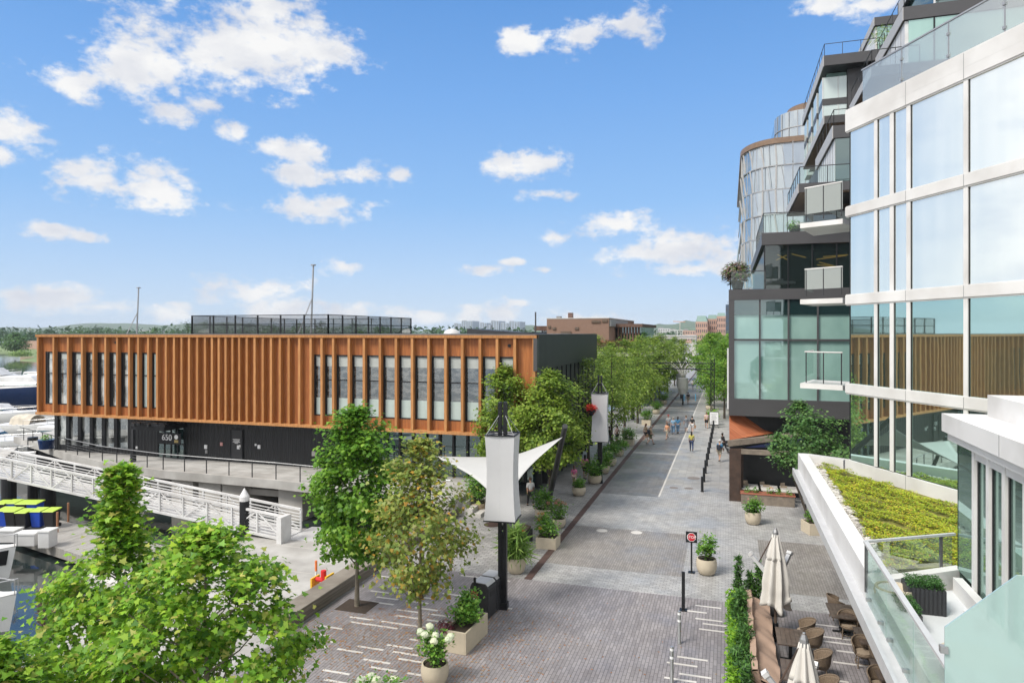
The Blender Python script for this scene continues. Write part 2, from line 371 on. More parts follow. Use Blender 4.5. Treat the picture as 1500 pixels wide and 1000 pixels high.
l_rost = leafmat('smokebush_leaves', [(.16,.1,.09),(.24,.15,.13),(.1,.12,.04),(.1,.2,.03)], .3)
l_dead = leafmat('dry_leaves', [(.3,.12,.04),(.42,.18,.06),(.2,.1,.05),(.36,.22,.1)], .1)
f_white = leafmat('white_petals', [(.75,.76,.6),(.8,.8,.7),(.6,.68,.45)], .3); f_pink = leafmat('pink_petals', [(.7,.2,.25),(.75,.35,.3)], .3); f_org = leafmat('orange_petals', [(.75,.3,.06),(.8,.45,.1)], .3); f_red = leafmat('red_petals', [(.65,.03,.02),(.75,.06,.04)], .2)
def flatm(n, c, r=.6, v=.08): return M(n, c, r, var=v, scale=8, obj=True)
# ---- world
w = bpy.data.worlds.new('World'); sc.world = w; w.use_nodes = True; t = w.node_tree
bg = t.nodes['Background']; bg.inputs['Strength'].default_value = .1
w.cycles.sampling_method = 'MANUAL'; w.cycles.sample_map_resolution = 256
SUN_AZ, SUN_EL = R(218), R(52)      # compass-style azimuth from +Y towards +X
sky = t.nodes.new('ShaderNodeTexSky'); sky.sky_type = 'NISHITA'; sky.sun_disc = False; sky.sun_elevation = SUN_EL; sky.sun_rotation = SUN_AZ
sky.air_density = 1.0; sky.dust_density = .6; sky.ozone_density = 2.2
tc = t.nodes.new('ShaderNodeTexCoord'); D = tc.outputs['Generated']
sx = t.nodes.new('ShaderNodeSeparateXYZ'); t.links.new(D, sx.inputs[0])
az = N(t, 'ShaderNodeMath', operation='ARCTAN2'); t.links.new(sx.outputs[0], az.inputs[0]); t.links.new(sx.outputs[1], az.inputs[1])
el = N(t, 'ShaderNodeMath', operation='ARCSINE'); t.links.new(sx.outputs[2], el.inputs[0])
ae = t.nodes.new('ShaderNodeCombineXYZ'); t.links.new(az.outputs[0], ae.inputs[0]); t.links.new(el.outputs[0], ae.inputs[1])
nz = t.nodes.new('ShaderNodeTexNoise'); nz.inputs['Scale'].default_value = 14; nz.inputs['Detail'].default_value = 9; nz.inputs['Roughness'].default_value = .62
t.links.new(vmap(t, ae.outputs[0], (1,1.5,1)), nz.inputs['Vector'])
CL = [(250,100,110,38),(370,75,130,44),(330,75,150,46),(180,112,90,34),(430,70,95,44),(120,118,58,34),(200,100,85,46),(300,70,110,55),(400,55,100,52),(480,68,62,34),(395,15,70,40),(250,165,38,24),(300,150,34,18),(350,90,60,30),
(20,192,52,32),(0,225,36,20),(145,265,62,28),(215,268,66,42),(165,275,50,26),(70,336,48,13),(120,345,34,10),(345,192,30,14),(400,215,50,14),(445,224,50,15),(430,252,48,16),(520,254,52,18),(585,254,26,9),(465,308,88,19),(500,300,50,15),
(770,58,44,17),(855,55,42,24),(935,34,40,24),(740,243,34,20),(775,238,54,25),(805,285,50,10),(895,328,55,20),(815,349,26,11),(940,372,75,16),(1010,365,90,34),(1060,380,60,26),(500,391,26,14),(715,393,36,9),(795,396,15,7),(745,384,24,6),
(90,440,80,24),(150,448,60,18),(20,430,50,16),(250,462,40,18),(360,430,70,22),(400,418,50,14),(420,455,70,20),(510,455,50,16),(575,458,30,14),(690,462,28,17),(735,458,30,19),(850,470,60,16),(630,466,30,12),(1010,395,60,12),
(1215,5,50,16),(1290,5,60,22),(330,190,18,10),(760,443,20,6)]
best = None
for (x, y, a, b_) in CL:
    d = ray(x, y).normalized(); a0 = math.atan2(d.x, d.y); e0 = math.asin(d.z)
    k = 1+((x-750)/1000)**2
    ra, rb = a/1000/k*1.14, b_/1000/math.sqrt(k)*1.16
    ma = t.nodes.new('ShaderNodeVectorMath'); ma.operation = 'MULTIPLY_ADD'; t.links.new(ae.outputs[0], ma.inputs[0])
    ma.inputs[1].default_value = (1/ra, 1/rb, 0); ma.inputs[2].default_value = (-a0/ra, -e0/rb, 0)
    ln = t.nodes.new('ShaderNodeVectorMath'); ln.operation = 'LENGTH'; t.links.new(ma.outputs[0], ln.inputs[0])
    if best is None: best = ln.outputs['Value']
    else:
        mn = N(t, 'ShaderNodeMath', operation='SMOOTH_MIN'); t.links.new(best, mn.inputs[0]); t.links.new(ln.outputs['Value'], mn.inputs[1]); mn.inputs[2].default_value = .25; best = mn.outputs[0]
nm = N(t, 'ShaderNodeMath', operation='MULTIPLY_ADD'); t.links.new(nz.outputs['Fac'], nm.inputs[0]); nm.inputs[1].default_value = -3.0; nm.inputs[2].default_value = 1.5
nf = N(t, 'ShaderNodeMath', operation='MULTIPLY_ADD'); t.links.new(noise(t, 42, 6, vmap(t, ae.outputs[0], (1,1.6,1)), .6), nf.inputs[0]); nf.inputs[1].default_value = 1.5; nf.inputs[2].default_value = -.75
b2_ = N(t, 'ShaderNodeMath', operation='ADD'); t.links.new(best, b2_.inputs[0]); t.links.new(nf.outputs[0], b2_.inputs[1]); best = b2_.outputs[0]
sm = N(t, 'ShaderNodeMath', operation='ADD'); t.links.new(best, sm.inputs[0]); t.links.new(nm.outputs[0], sm.inputs[1])
mr = t.nodes.new('ShaderNodeMapRange'); mr.interpolation_type = 'SMOOTHSTEP'; t.links.new(sm.outputs[0], mr.inputs[0])
for i, v in zip((1,2,3,4), (1.0,.22,0,1)): mr.inputs[i].default_value = v
# unseen cloud outside the view, thickened to lift ambient light; windows mirror its edge
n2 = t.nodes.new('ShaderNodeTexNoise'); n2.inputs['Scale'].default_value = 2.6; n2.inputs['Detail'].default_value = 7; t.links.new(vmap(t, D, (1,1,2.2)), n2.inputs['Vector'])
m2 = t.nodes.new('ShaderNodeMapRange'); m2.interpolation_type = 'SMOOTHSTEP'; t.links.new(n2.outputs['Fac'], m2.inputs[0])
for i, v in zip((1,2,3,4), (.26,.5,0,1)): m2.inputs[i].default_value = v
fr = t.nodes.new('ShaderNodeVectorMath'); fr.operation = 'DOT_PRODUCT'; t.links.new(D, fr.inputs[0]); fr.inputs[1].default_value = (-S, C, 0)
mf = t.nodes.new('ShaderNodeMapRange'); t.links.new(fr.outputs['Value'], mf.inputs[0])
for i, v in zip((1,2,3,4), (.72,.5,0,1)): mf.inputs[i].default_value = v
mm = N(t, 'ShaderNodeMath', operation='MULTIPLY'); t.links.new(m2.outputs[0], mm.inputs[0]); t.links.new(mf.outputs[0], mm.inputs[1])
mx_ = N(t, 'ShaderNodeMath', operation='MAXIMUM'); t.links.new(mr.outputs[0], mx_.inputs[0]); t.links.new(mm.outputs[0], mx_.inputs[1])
n3 = noise(t, 9, 5, vmap(t, ae.outputs[0], (1,2,1), loc=(.3,.05,0)))
ccol = ramp(t, n3, [(.36, (.74,.77,.85)), (.6, (1,1,1))])
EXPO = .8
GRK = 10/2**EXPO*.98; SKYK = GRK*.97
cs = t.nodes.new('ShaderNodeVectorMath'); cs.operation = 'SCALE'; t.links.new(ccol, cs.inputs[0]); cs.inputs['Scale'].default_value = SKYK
kk = N(t, 'ShaderNodeMath', operation='MULTIPLY_ADD'); t.links.new(mf.outputs[0], kk.inputs[0]); kk.inputs[1].default_value = SKYK*.35; kk.inputs[2].default_value = SKYK; t.links.new(kk.outputs[0], cs.inputs['Scale'])  # unseen cloud behind the camera brightened to raise the ambient light
hs = t.nodes.new('ShaderNodeHueSaturation'); hs.inputs['Saturation'].default_value = 1.0; hs.inputs['Value'].default_value = 1.0; t.links.new(sky.outputs[0], hs.inputs['Color'])
gr = ramp(t, el.outputs[0], [(0, (.58,.74,.95)), (.055, (.50,.68,.95)), (.185, (.285,.54,.94)), (.33, (.19,.44,.90)), (.46, (.125,.35,.80)), (1, (.08,.24,.6))])
gs = t.nodes.new('ShaderNodeVectorMath'); gs.operation = 'SCALE'; t.links.new(gr, gs.inputs[0]); gs.inputs['Scale'].default_value = GRK
blue = mix(t, hs.outputs[0], gs.outputs[0], .85)
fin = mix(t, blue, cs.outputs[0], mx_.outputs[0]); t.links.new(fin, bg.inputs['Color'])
# ---- sun, camera, exposure
sd = Vector((math.sin(SUN_AZ)*math.cos(SUN_EL), math.cos(SUN_AZ)*math.cos(SUN_EL), math.sin(SUN_EL)))
L = bpy.data.lights.new('sun', 'SUN'); L.energy = 2.4; L.angle = R(20); L.color = (1,.95,.87)
lo = bpy.data.objects.new('sun', L); COL.objects.link(lo); lo.rotation_euler = sd.to_track_quat('Z', 'Y').to_euler(); lo.location = (-30,-30,60)
cam = bpy.data.cameras.new('camera'); co = bpy.data.objects.new('camera', cam); COL.objects.link(co); sc.camera = co
co.location = (0, 0, H); co.rotation_euler = (R(90), 0, YAW); cam.sensor_width = 36; cam.lens = 24; cam.shift_y = -13/1500; cam.clip_end = 9000; cam.clip_start = .05
sc.view_settings.view_transform = 'Standard'; sc.view_settings.look = 'None'; sc.view_settings.exposure = EXPO; sc.view_settings.gamma = 1
sc.render.film_transparent = False
sc.cycles.max_bounces = 8; sc.cycles.transparent_max_bounces = 16
try: sc.cycles.use_denoising = True
except Exception: pass
# ================= setting =================
g = MB(); g.add([(-15,-60,-.012),(400,-60,-.012),(1500,2600,-.012),(-40,2600,-.012),(-40,240,-.012),(-15,240,-.012)], [(0,1,2,3,4,5)])
structure(g, 'ground', M('ground_concrete', (.34,.33,.32), .8, var=.1, scale=.4))
g = MB(); g.add([(-4000,-300,-1.6),(-14.9,-300,-1.6),(-14.9,240,-1.6),(-39,240,-1.6),(-39,2600,-1.6),(-4000,2600,-1.6)], [(0,1,2,3,4,5)]); structure(g, 'water', m_water)
g = MB()
def shore(u, v):
    x = -700+u*660; y = 212+v*900+40*math.sin(x*.012)+14*math.sin(x*.05); return (x, y, -1.7+min(1, v*14)*2.4+1.2*math.sin(x*.02+y*.01)*min(1, v*5))
g.grid(shore, 40, 30); structure(g, 'far_shore_lawn', M('lawn', (.15,.2,.08), .9, var=.2, scale=.02), smooth=True)
g = MB()
rng = random.Random(4)
def hillf(dist, hh, x0, x1, seed):
    def f(u, v):
        x = x0+(x1-x0)*u; e = hh*(.62+.25*math.sin(x*.0021+seed)+.13*math.sin(x*.0083+seed*2)+.05*math.sin(x*.04+seed))
        return (x, dist+v*900, -2+e*math.sin(v*math.pi)+(3*math.sin(x*.07)+2*math.sin(x*.19))*math.sin(v*math.pi))
    return f
g.grid(hillf(2300, 62, -5200, 900, 1), 300, 12); structure(g, 'hills', M('wooded_hill', (.05,.09,.035), .9, var=.35, scale=.03), smooth=True)
# quay wall
g = MB(); g.box(-15.0,-60,-4,-14.7,240,-.014); structure(g, 'quay_wall', m_conc)
# paving sheets
p_dark = pavers('plaza_clay_pavers', (.24,.222,.224), (.32,.297,.3), (.14,.13,.128), .42, .115, .012)
p_light = pavers('grey_setts', (.35,.348,.34), (.475,.47,.46), (.2,.197,.192), .26, .15, .012, along_y=False)
p_mid = pavers('side_setts', (.3,.296,.288), (.43,.422,.41), (.165,.162,.158), .34, .2, .016, along_y=False)
p_road = pavers('dark_road_slabs', (.185,.183,.178), (.228,.224,.218), (.11,.108,.104), .6, .3, .006, rough=.5)
p_herr = pavers('herringbone_clay', (.26,.243,.225), (.335,.313,.29), (.15,.138,.125), .28, .11, .01, rough=.5)
p_walk = pavers('pale_walk_slabs', (.34,.333,.318), (.42,.41,.39), (.25,.243,.235), .6, .6, .01)
def sheet(name, x0, y0, x1, y1, z, m):
    g = MB(); g.add([(x0,y0,z),(x1,y0,z),(x1,y1,z),(x0,y1,z)], [(0,1,2,3)]); return structure(g, name, m)
sheet('plaza_paving', -14.7, -20, 12, 27.92, 0, p_dark)
sheet('street_paving', -7.98, 27.92, 12, 48, 0, p_light)
sheet('promenade_paving', -14.7, 27.92, -8.3, 230, 0, p_mid)
sheet('far_street_paving', -7.98, 48, 12, 400, 0, p_walk)
sheet('road_patch', -7.98, 44.4, -4.3, 60, .004, p_road); sheet('road_patch', -7.98, 60.8, -4.3, 76, .004, p_road); sheet('road_patch', -7.98, 76.6, -4.3, 94, .004, p_road); sheet('road_patch', -7.98, 95.5, -4.3, 300, .004, p_road)
sheet('crossing_patch', -7.98, 30.2, -1.9, 36.6, .004, p_herr); sheet('crossing_patch', 1.4, 29.6, 9, 36.8, .004, p_herr)
sheet('road_edge_line', -4.3, 44.4, -4.18, 300, .008, m_concl)
g = MB(); g.box(-8.3, 27.92, -.01, -7.98, 300, .02); structure(g, 'drain_strip', m_rust)
g = MB(); rr = random.Random(7)
def dashes(x0, x1, y0, y1):
    y = y0
    while y < y1:
        x = x0+rr.random()*1.2
        while x < x1-.9:
            if rr.random() < .72: g.box(x, y-.05, .0, x+.95, y+.05, .005)
            x += .95+rr.choice([.0, .35, .9, 1.3])
        y += rr.choice([.38, .5, .62])
dashes(-14.4, -7.6, 8, 27.8); dashes(-1.9, .2, 8, 27.4); dashes(2.0, 7.5, 8, 27.4)
structure(g, 'paving_inlay_stripes', m_concl)
for (x, y, s_) in ((-6.4, 36.0, .3), (-4.6, 36.2, .3)):
    g = MB(); g.lathe([(s_,.004),(s_*.8,.03),(.001,.035)], (x,y,0), 16); tag(build(g, 'ground_light', m_concl), 'round pale in-ground light cover, '+('left' if x < -5 else 'right')+' one at the top edge of the brown brick crossing', 'ground light', 'in-ground lights on the crossing')
for i, (px, py, s_) in enumerate(((1016,700,.45),(987,714,.3),(1009,715,.3))):
    q = Pz(px,py); g = MB(); g.lathe([(s_,.003),(s_,.009)], (q.x,q.y,0), 20)
    tag(build(g, 'manhole_cover', M('cover_iron%d' % i, (.2,.17,.15), .6)), ['large faint round cover in the pale walk left of the bollards','small rusty cover beside the dark road edge','small rusty cover nearest the bollard foot'][i], 'manhole cover')
q = Pz(722,768); g = MB(); g.lathe([(.5,.003),(.5,.01)], (q.x,q.y,0), 20); tag(build(g, 'manhole_cover', m_rust), 'brown round cover in the setts left of the tall white lantern', 'manhole cover')
# fallen leaves
rng = np.random.default_rng(3); pts = []
for _ in range(2600):
    px, py = Pz(600+rng.normal()*110, min(1080, 890+abs(rng.normal())*70)).xy; pts.append((px, py, .012))
pts = [p for p in pts if -14.5 < p[0] < -5]; pts += [(-4+rng.normal()*4, 20+rng.normal()*4, .012) for _ in range(110)]
tag(foliage('fallen_leaves', pts, .075, l_dead, None, DIA, 5, .93), kind='stuff')
# haze box is added at the end
# ================= timber-clad waterfront building =================
YF = 39.5
wb = thing('timber_clad_building', 'long two storey building with orange timber upper floor over black metal ground floor', 'building', (-31,50,0), world=True)
FX = [55.4,78.3,99.5,120,136.8,154.3,171.5,189,202.5,217,230,243,255,266,277,289,300.4,310.5,320.5,330.5,340.5,350.5,361.5,373,385,397,410,423,438.4,455,471,488,511,533,556.5,580,603.6,627.6,652.5,677,703,728,754,782]
fx = [PY(x, 500, YF).x for x in FX]; XL, XR = fx[0]-.1, fx[-1]+.1
ZT, ZB, ZW0, ZW1 = 10.28, 4.22, 4.95, 9.02
def wpart(n, m, mb, **k): return build(mb, n, m, wb, **k)
g = MB(); g.box(XL, YF+.42, ZB+.05, XR-.12, 59.4, ZT-.05); wpart('upper_volume', m_black2, g)
g = MB()   # timber panels
iw0, iw1 = 10, 29    # windows 0-9 and 29-42
def panel(x0, x1, z0, z1): g.box(x0, YF+.3, z0, x1, YF+.415, z1)
panel(XL, XR, ZW1, ZT-.02); panel(XL, XR, ZB+.02, ZW0); panel(fx[10], fx[29], ZW0, ZW1); panel(XL, fx[0]+.45, ZW0, ZW1); panel(fx[42]+.1, XR, ZW0, ZW1)
wpart('timber_cladding', m_woodp, g)
for x in fx:
    g = MB(); g.box(x-.085, YF-.02, ZB+.1, x+.085, YF+.32, ZT-.1); wpart('timber_fin', m_fin, g)
g = MB(); g.box(XL-.1, YF-.06, ZT-.12, XR+.1, YF+.4, ZT+.06); wpart('top_trim', m_fin, g)
g = MB(); g.box(XL-.1, YF-.06, ZB-.08, XR+.1, YF+.42, ZB+.1); wpart('bottom_trim', m_fin, g)
g = MB(); g.box(XL-.02, YF+.3, ZT, XR-.1, 59.5, ZT+.12); wpart('roof', m_roof, g)
def window(x0, x1, kind):
    f = MB(); y = YF+.33; 
    for a in (x0, x1-.1): f.box(a, y-.06, ZW0, a+.1, y+.08, ZW1)
    if kind == 'l': f.box(x0+.1, y-.03, ZW0+.001, x0+.24, y+.07, ZW1-.001)
    for z in (ZW0, ZW1-.1, 7.3): f.box(x0+.1, y-.05, z+.002, x1-.1, y+.07, z+.07)
    fo = wpart('window', m_black, f)
    p = MB(); p.box(x0+.05, y+.04, ZW0+.02, x1-.05, y+.043, ZW1-.02); build(p, 'pane', g_winr if kind == 'r' else g_win, fo)
    if kind == 'r':
        p = MB(); p.box(x0+.12, y+.02, ZW0+.07, x1-.12, y+.03, 6.15); build(p, 'frosted_panel', m_frost, fo)
        p = MB(); p.box(x0+.12, y+.02, 8.25, x1-.12, y+.03, ZW1-.1); build(p, 'blind', m_blind, fo)
    if kind == 'c':
        p = MB(); p.box(x0+.12, y+.01, ZW0+.07, x1-.12, y+.03, ZW1-.1); build(p, 'blind', m_frost, fo)
    if kind == 'l':
        p = MB(); p.box(x0+.36, y+.02, 8.45, x1-.12, y+.03, ZW1-.1); build(p, 'blind', m_blind, fo)
for i in range(7): window(fx[i]+(.45 if i == 0 else .1), fx[i+1]-.1, 'l')
for i in range(7, 10): window(fx[i]+.1, fx[i+1]-.1, 'c')
for i in range(29, 42): window(fx[i]+.1, fx[i+1]-.1, 'r')
# small round black caps on the timber band above the windows
for x, z in ((PY(165,487+28,YF).x, 9.75), (PY(744,487+22,YF).x, 9.7)):
    g = MB(); g.lathe([(.1,0),(.1,.06)], (0,0,0), 12); g.v = [(x+a, YF+.3-c_, z+b_) for a, b_, c_ in g.v]; wpart('vent_cap', m_black, g)
# dark side volume
g = MB(); g.box(XR-.1, YF+.3, 8.2, XR+.02, 59.5, ZT+.1); wpart('side_cladding', m_corry, g)
g = MB(); g.box(XR-.12, YF-.05, 8.19, XR+.1, YF+.3, ZT+.05); g.box(XR-.1, YF+.32, 4.2, XR+.03, YF+1.2, 8.19); wpart('corner_trim', m_dgrey, g)
g = MB(); g.box(XR-.6, YF+1.2, .8, XR-.5, 59, 8.2); wpart('side_glazing', g_dark, g)
for i in range(13):
    g = MB(); y = YF+1.6+i*1.4; g.box(XR-.49, y, .8, XR-.05, y+.14, 8.19); wpart('side_fin', m_black, g)
# ground floor
YL = 41.4
xa, xb = PY(80,640,YL).x, PY(187,640,YL).x; xc = PY(545,640,YL).x; xd = XR-.4
g = MB(); g.box(xb, YL, .9, xc, 58, ZB+.06); wpart('lower_wall', m_corr, g)
g = MB(); g.box(xa, YL+.15, 1.5, xb-.01, 56, ZB+.05); wpart('lounge_glazing', g_win, g)
for i in range(6):
    g = MB(); x = xa+(xb-xa)*i/5*.82; g.box(x, YL-.02, 1.0, x+.32, YL+.148, ZB+.05); wpart('mullion', m_black, g)
g = MB(); g.box(xa, YL+.02, .95, xb-.02, YL+.149, 1.5); wpart('glazing_base', m_corr, g)
g = MB(); g.box(xc+.01, YL+.15, 1.0, xd, 58, ZB+.05); wpart('restaurant_glazing', g_dark, g)
for i in range(12):
    g = MB(); x = xc+(xd-xc)*i/12+.05; g.box(x, YL, 1.0, x+.14, YL+.148, ZB+.05); wpart('mullion', m_black, g)
dz = 1.08
def door(px0, px1, n, frame=True, h=2.3):
    x0, x1 = PY(px0,650,YL).x, PY(px1,650,YL).x
    d = MB(); d.box(x0, YL-.05, dz, x1, YL-.003, dz+h); dn = wpart('door', m_black2, d)
    f = MB()
    for a in (x0-.08, x1): f.box(a, YL-.09, dz, a+.08, YL-.004, dz+h+.08)
    f.box(x0, YL-.09, dz+h, x1, YL-.004, dz+h+.079); build(f, 'door_frame', m_black, dn)
    hd = MB(); hd.box(x1-.2, YL-.12, dz+1, x1-.12, YL-.051, dz+1.12); build(hd, 'handle', m_steel, dn)
    return x0, x1, dn
x0, x1, dn = door(339, 355, 1)
def text(s, size, loc, mat, parent, name='lettering', rx=90, rz=0, ext=.008, align='CENTER'):
    cu = bpy.data.curves.new(name, 'FONT'); cu.body = s; cu.size = size; cu.extrude = ext; cu.align_x = align; cu.align_y = 'CENTER'
    o = bpy.data.objects.new(name+'_c', cu); COL.objects.link(o); dg = bpy.context.evaluated_depsgraph_get()
    me = bpy.data.meshes.new_from_object(o.evaluated_get(dg)); bpy.data.objects.remove(o)
    mt = Matrix.Translation(loc) @ Matrix.Rotation(R(rz), 4, 'Z') @ Matrix.Rotation(R(rx), 4, 'X'); me.transform(mt)
    me.materials.clear(); me.materials.append(mat); o = bpy.data.objects.new(name, me); COL.objects.link(o); place(o, parent); return o
m_sign = M('sign_white', (.8,.8,.8), .5, var=.01)
# small lines of notice on the door
g = MB()
for i, (w_, z) in enumerate(((.62,1.62),(.5,1.53),(.62,1.44),(.3,1.35))): g.box((x0+x1)/2-w_/2, YL-.058, dz+z, (x0+x1)/2+w_/2, YL-.0505, dz+z+.04)
g.box((x0+x1)/2+.05, YL-.058, dz+.95, (x0+x1)/2+.3, YL-.0505, dz+1.22); build(g, 'door_notice', m_sign, dn)
# entrance with ornate black canopy and number
x0 = PY(229,650,YL).x; x1 = PY(272,650,YL).x
g = MB(); g.box(x0+.2, YL-.06, dz, x1, YL-.004, dz+2.55); en = wpart('entrance', g_dark, g)
g = MB()
for k in range(5): xx = x0+.2+(x1-x0-.3)*k/4; g.box(xx, YL-.11, dz, xx+.09, YL-.061, dz+2.6)
g.box(x0+.2, YL-.115, dz+1.0, x1, YL-.062, dz+1.08); build(g, 'entrance_frame', m_black, en)
g = MB(); g.box(x0, YL-2.2, 3.42, x1+.15, YL-.01, 3.72)
for k in range(22):
    a = x0+.1+(x1-x0)*k/21; g.obox((a, YL-2.1+.25*math.sin(k*2.3), 3.84+.05*math.sin(k*1.7)), (.3,.4,.22), k*.7)
build(g, 'entrance_canopy', m_black, en)
g = MB(); g.box(x0-.05, YL-2.25, .9, x0+.12, YL-2.05, 3.42); g.box(x0-.1, YL-2.3, 1.0, x0+.17, YL-2.0, 1.7); build(g, 'canopy_post', m_black2, en)
q = PY(246,641,YL-1.0); g = MB(); g.box(q.x-.95, YL-1.03, q.z-.42, q.x+1.2, YL-.99, q.z+.35); build(g, 'sign_board', m_black, en)
text('650', .62, (q.x-.05, YL-1.05, q.z+.02), m_sign, en, 'number_sign', ext=.02)
g = MB(); g.lathe([(.17,0),(.17,.02)], (0,0,0), 16); g.v = [(q.x+.8+a, YL-1.04-c_, q.z+.1+b_) for a, b_, c_ in g.v]; build(g, 'logo_disc', m_sign, en)
g = MB(); g.box(q.x+.62, YL-1.05, q.z-.32, q.x+.98, YL-1.031, q.z-.12); build(g, 'logo_bar', flatm('ochre', (.4,.3,.12)), en)
for i, (px, py, s_, mm) in enumerate(((201,655,.16,m_sign),(302,654,.24,m_sign),(303,661,.2,m_grey),(325,650,.2,flatm('red_notice', (.6,.3,.28))),(352,653,.14,m_sign),(380,654,.22,m_sign),(460,664,.28,m_conc),(375,651,.12,m_sign))):
    q = PY(px, py, YL); g = MB(); g.box(q.x-s_/2, YL-.07, q.z-s_*.6, q.x+s_/2, YL-.003, q.z+s_*.6); wpart('wall_fitting', mm, g)
# roof court
rc = thing('rooftop_sports_court', 'black mesh fenced court on the roof of the timber building', 'sports court', (-34,50,10.4), world=True)
cx0, cx1, cy0, cy1 = -40.6, -28.2, 44, 57.8
def fence(parent, pts, z0, z1, step, pr, screen=True, rails=(0,1)):
    for (a, b_) in zip(pts, pts[1:]):
        a = Vector((a[0],a[1],0)); b_ = Vector((b_[0],b_[1],0)); n = max(1, round((b_-a).length/step))
        for i in range(n+1):
            p = a.lerp(b_, i/n); g = MB(); g.box(p.x-pr, p.y-pr, z0, p.x+pr, p.y+pr, z1); build(g, 'post', m_black, parent)
        g = MB()
        for k in rails:
            z = z0+(z1-z0-.05)*k; g.bar((a.x,a.y,z+.03), (b_.x,b_.y,z+.03), .05, .05)
        build(g, 'rail', m_black, parent)
        if screen: g = MB(); g.bar((a.x,a.y,(z0+z1)/2), (b_.x,b_.y,(z0+z1)/2), .004, z1-z0-.1); build(g, 'mesh_screen', m_mesh, parent)
fence(rc, [(cx0,cy1),(cx0,cy0),(cx1,cy0),(cx1,cy1),(cx0,cy1)], ZT+.12, 11.85, 2.1, .045, True, (0,.5,1))
g = MB(); g.flat([(-16.9,46),(-12.6,44),(-12.6,48),(-16.9,50)], ZT+.12, .12); g.add([(-17.6,45,ZT+.13),(-11.9,43.5,ZT+.13),(-11.9,46,ZT+.13),(-17.6,48,ZT+.13),(-17.6,45,ZT+.5),(-17.6,48,ZT+.5)], [(0,1,4),(3,5,2),(0,4,5,3),(1,2,5,4),(0,3,2,1)])
tag(build(g, 'roof_monitor', m_black2), 'low black sloping roof structure on the right half of the timber building roof', 'roof structure')
q = PY(662,485,62); g = MB(); g.lathe([(.9,-1.9),(.9,-.4),(.7,0),(.35,.2),(.01,.27)], tuple(q), 18); g.box(q.x-1.1,q.y-1.1,8.5,q.x+1.1,q.y+1.1,q.z-1.5)
tag(build(g, 'dome', m_white, smooth=True), 'small white dome peeking over the timber building roof', 'dome')
# ================= deck on piers =================
DZ = 1.05
edge = [(-62,45.5),(-56,43.2),(-50,40.6),(-44,38.6),(-37.2,37.4),(-27.8,37.1),(-20,36.3),(-15.0,35.6)]
g = MB(); g.flat(edge+[(-14.6,36),(-14.6,41.5),(-62,52)], DZ-.55, .55); structure(g, 'deck', m_quay)
g = MB(); g.flat([(-15,36.4),(-14.4,36.4),(-14.4,41.3),(-15,41.3)], .0, .75); g.flat([(-14.4,36.4),(-13.9,36.4),(-13.9,41.3),(-14.4,41.3)], 0, .45); g.flat([(-13.9,36.4),(-13.4,36.4),(-13.4,41.3),(-13.9,41.3)], 0, .2); structure(g, 'steps', m_concl)
g = MB(); g.box(-60,46,-4,-15,46.3,.49); structure(g, 'under_deck_dark_backing', m_black2)  # charcoal sheet added so its colour gives the dark void below the deck
for i, (px, py) in enumerate(((310,712),(345,712),(428,715),(270,705),(200,695))):
    q = PY(px, py, 37.9); g = MB(); g.box(q.x-.9, 37.7, -3, q.x+.9, 44, .5)
    if i in (1, 4): g.box(q.x+.9, 38.2, -.3, q.x+3.4, 38.6, .1)
    tag(build(g, 'deck_pier', m_conc), ['wide pale concrete pier below the deck, middle of the long dark gap','stained concrete pier at the left end of the long dark gap','concrete pier nearest the green maple at the deck right end','concrete pier half hidden behind the gangway rails','concrete pier under the deck below the black entrance'][i], 'pier')
g = MB()
for z in (.0, .25): g.bar((-34,39.5,z), (-26,39.2,z-.2), .2, .08)
tag(build(g, 'service_pipe', m_steel), 'steel pipes slung in the dark gap under the deck', 'pipe')
rl = thing('deck_railing', 'thin dark metal railing along the curved waterfront deck edge', 'railing', (-35,37.5,DZ), world=True)
ep = [Vector((a, b_+.25, 0)) for a, b_ in edge[2:]]
g = MB(); 
for a, b_ in zip(ep, ep[1:]):
    n = max(1, round((b_-a).length/1.9))
    for i in range(n):
        p = a.lerp(b_, i/n); q = MB(); q.box(p.x-.025,p.y-.025,DZ,p.x+.025,p.y+.025,DZ+1.05); build(q, 'post', m_black2, rl)
g.path([(p.x,p.y,DZ+1.07) for p in ep], .03, 6); build(g, 'top_rail', m_steel, rl)
g = MB()
for k in range(4): g.path([(p.x,p.y,DZ+.15+.2*k) for p in ep], .006, 4)
build(g, 'cable', m_steel, rl)
# timber bench wall at plaza edge
g = MB(); g.box(-15.6, 20, -.0, -14.75, 37, .5); tag(build(g, 'timber_bench_wall', m_timber, bevel=.02), 'long weathered timber bench wall edging the plaza above the dock', 'bench wall')
# ---- gangway
gw = thing('gangway', 'long white aluminium truss gangway sloping down to the floating dock', 'gangway', (-34,32.6,0), world=True)
A0, B0 = Vector((-46.5,31.9,1.55)), Vector((-23.2,31.8,-.85))
g = MB(); g.bar(A0+Vector((-2,.8,0)), B0+Vector((0,.8,0)), 1.5, .14); build(g, 'walkway', m_alum, gw)
for dy, nm in ((0,'near'),(1.6,'far')):
    a = A0+Vector((-2.2,dy,.05)); b_ = B0+Vector((0,dy,.05)); up = Vector((0,0,1.25)); n = 15; g = MB()
    g.bar(a, b_, .1, .14); g.bar(a+up, b_+up, .13, .12)
    for i in range(n+1):
        p = a.lerp(b_, i/n); g.bar(p, p+up, .09, .09)
        if i < n:
            q = a.lerp(b_, (i+1)/n)
            if i % 2: g.bar(p, q+up, .07, .07)
            else: g.bar(p+up, q, .07, .07)
    build(g, 'truss', m_white, gw)
    g = MB()
    for k in range(1, 7): z = Vector((0,.09 if dy == 0 else -.09, 1.2*k/7)); g.bar(a+z, b_+z, .02, .055)
    build(g, 'guard_slats', m_white, gw)
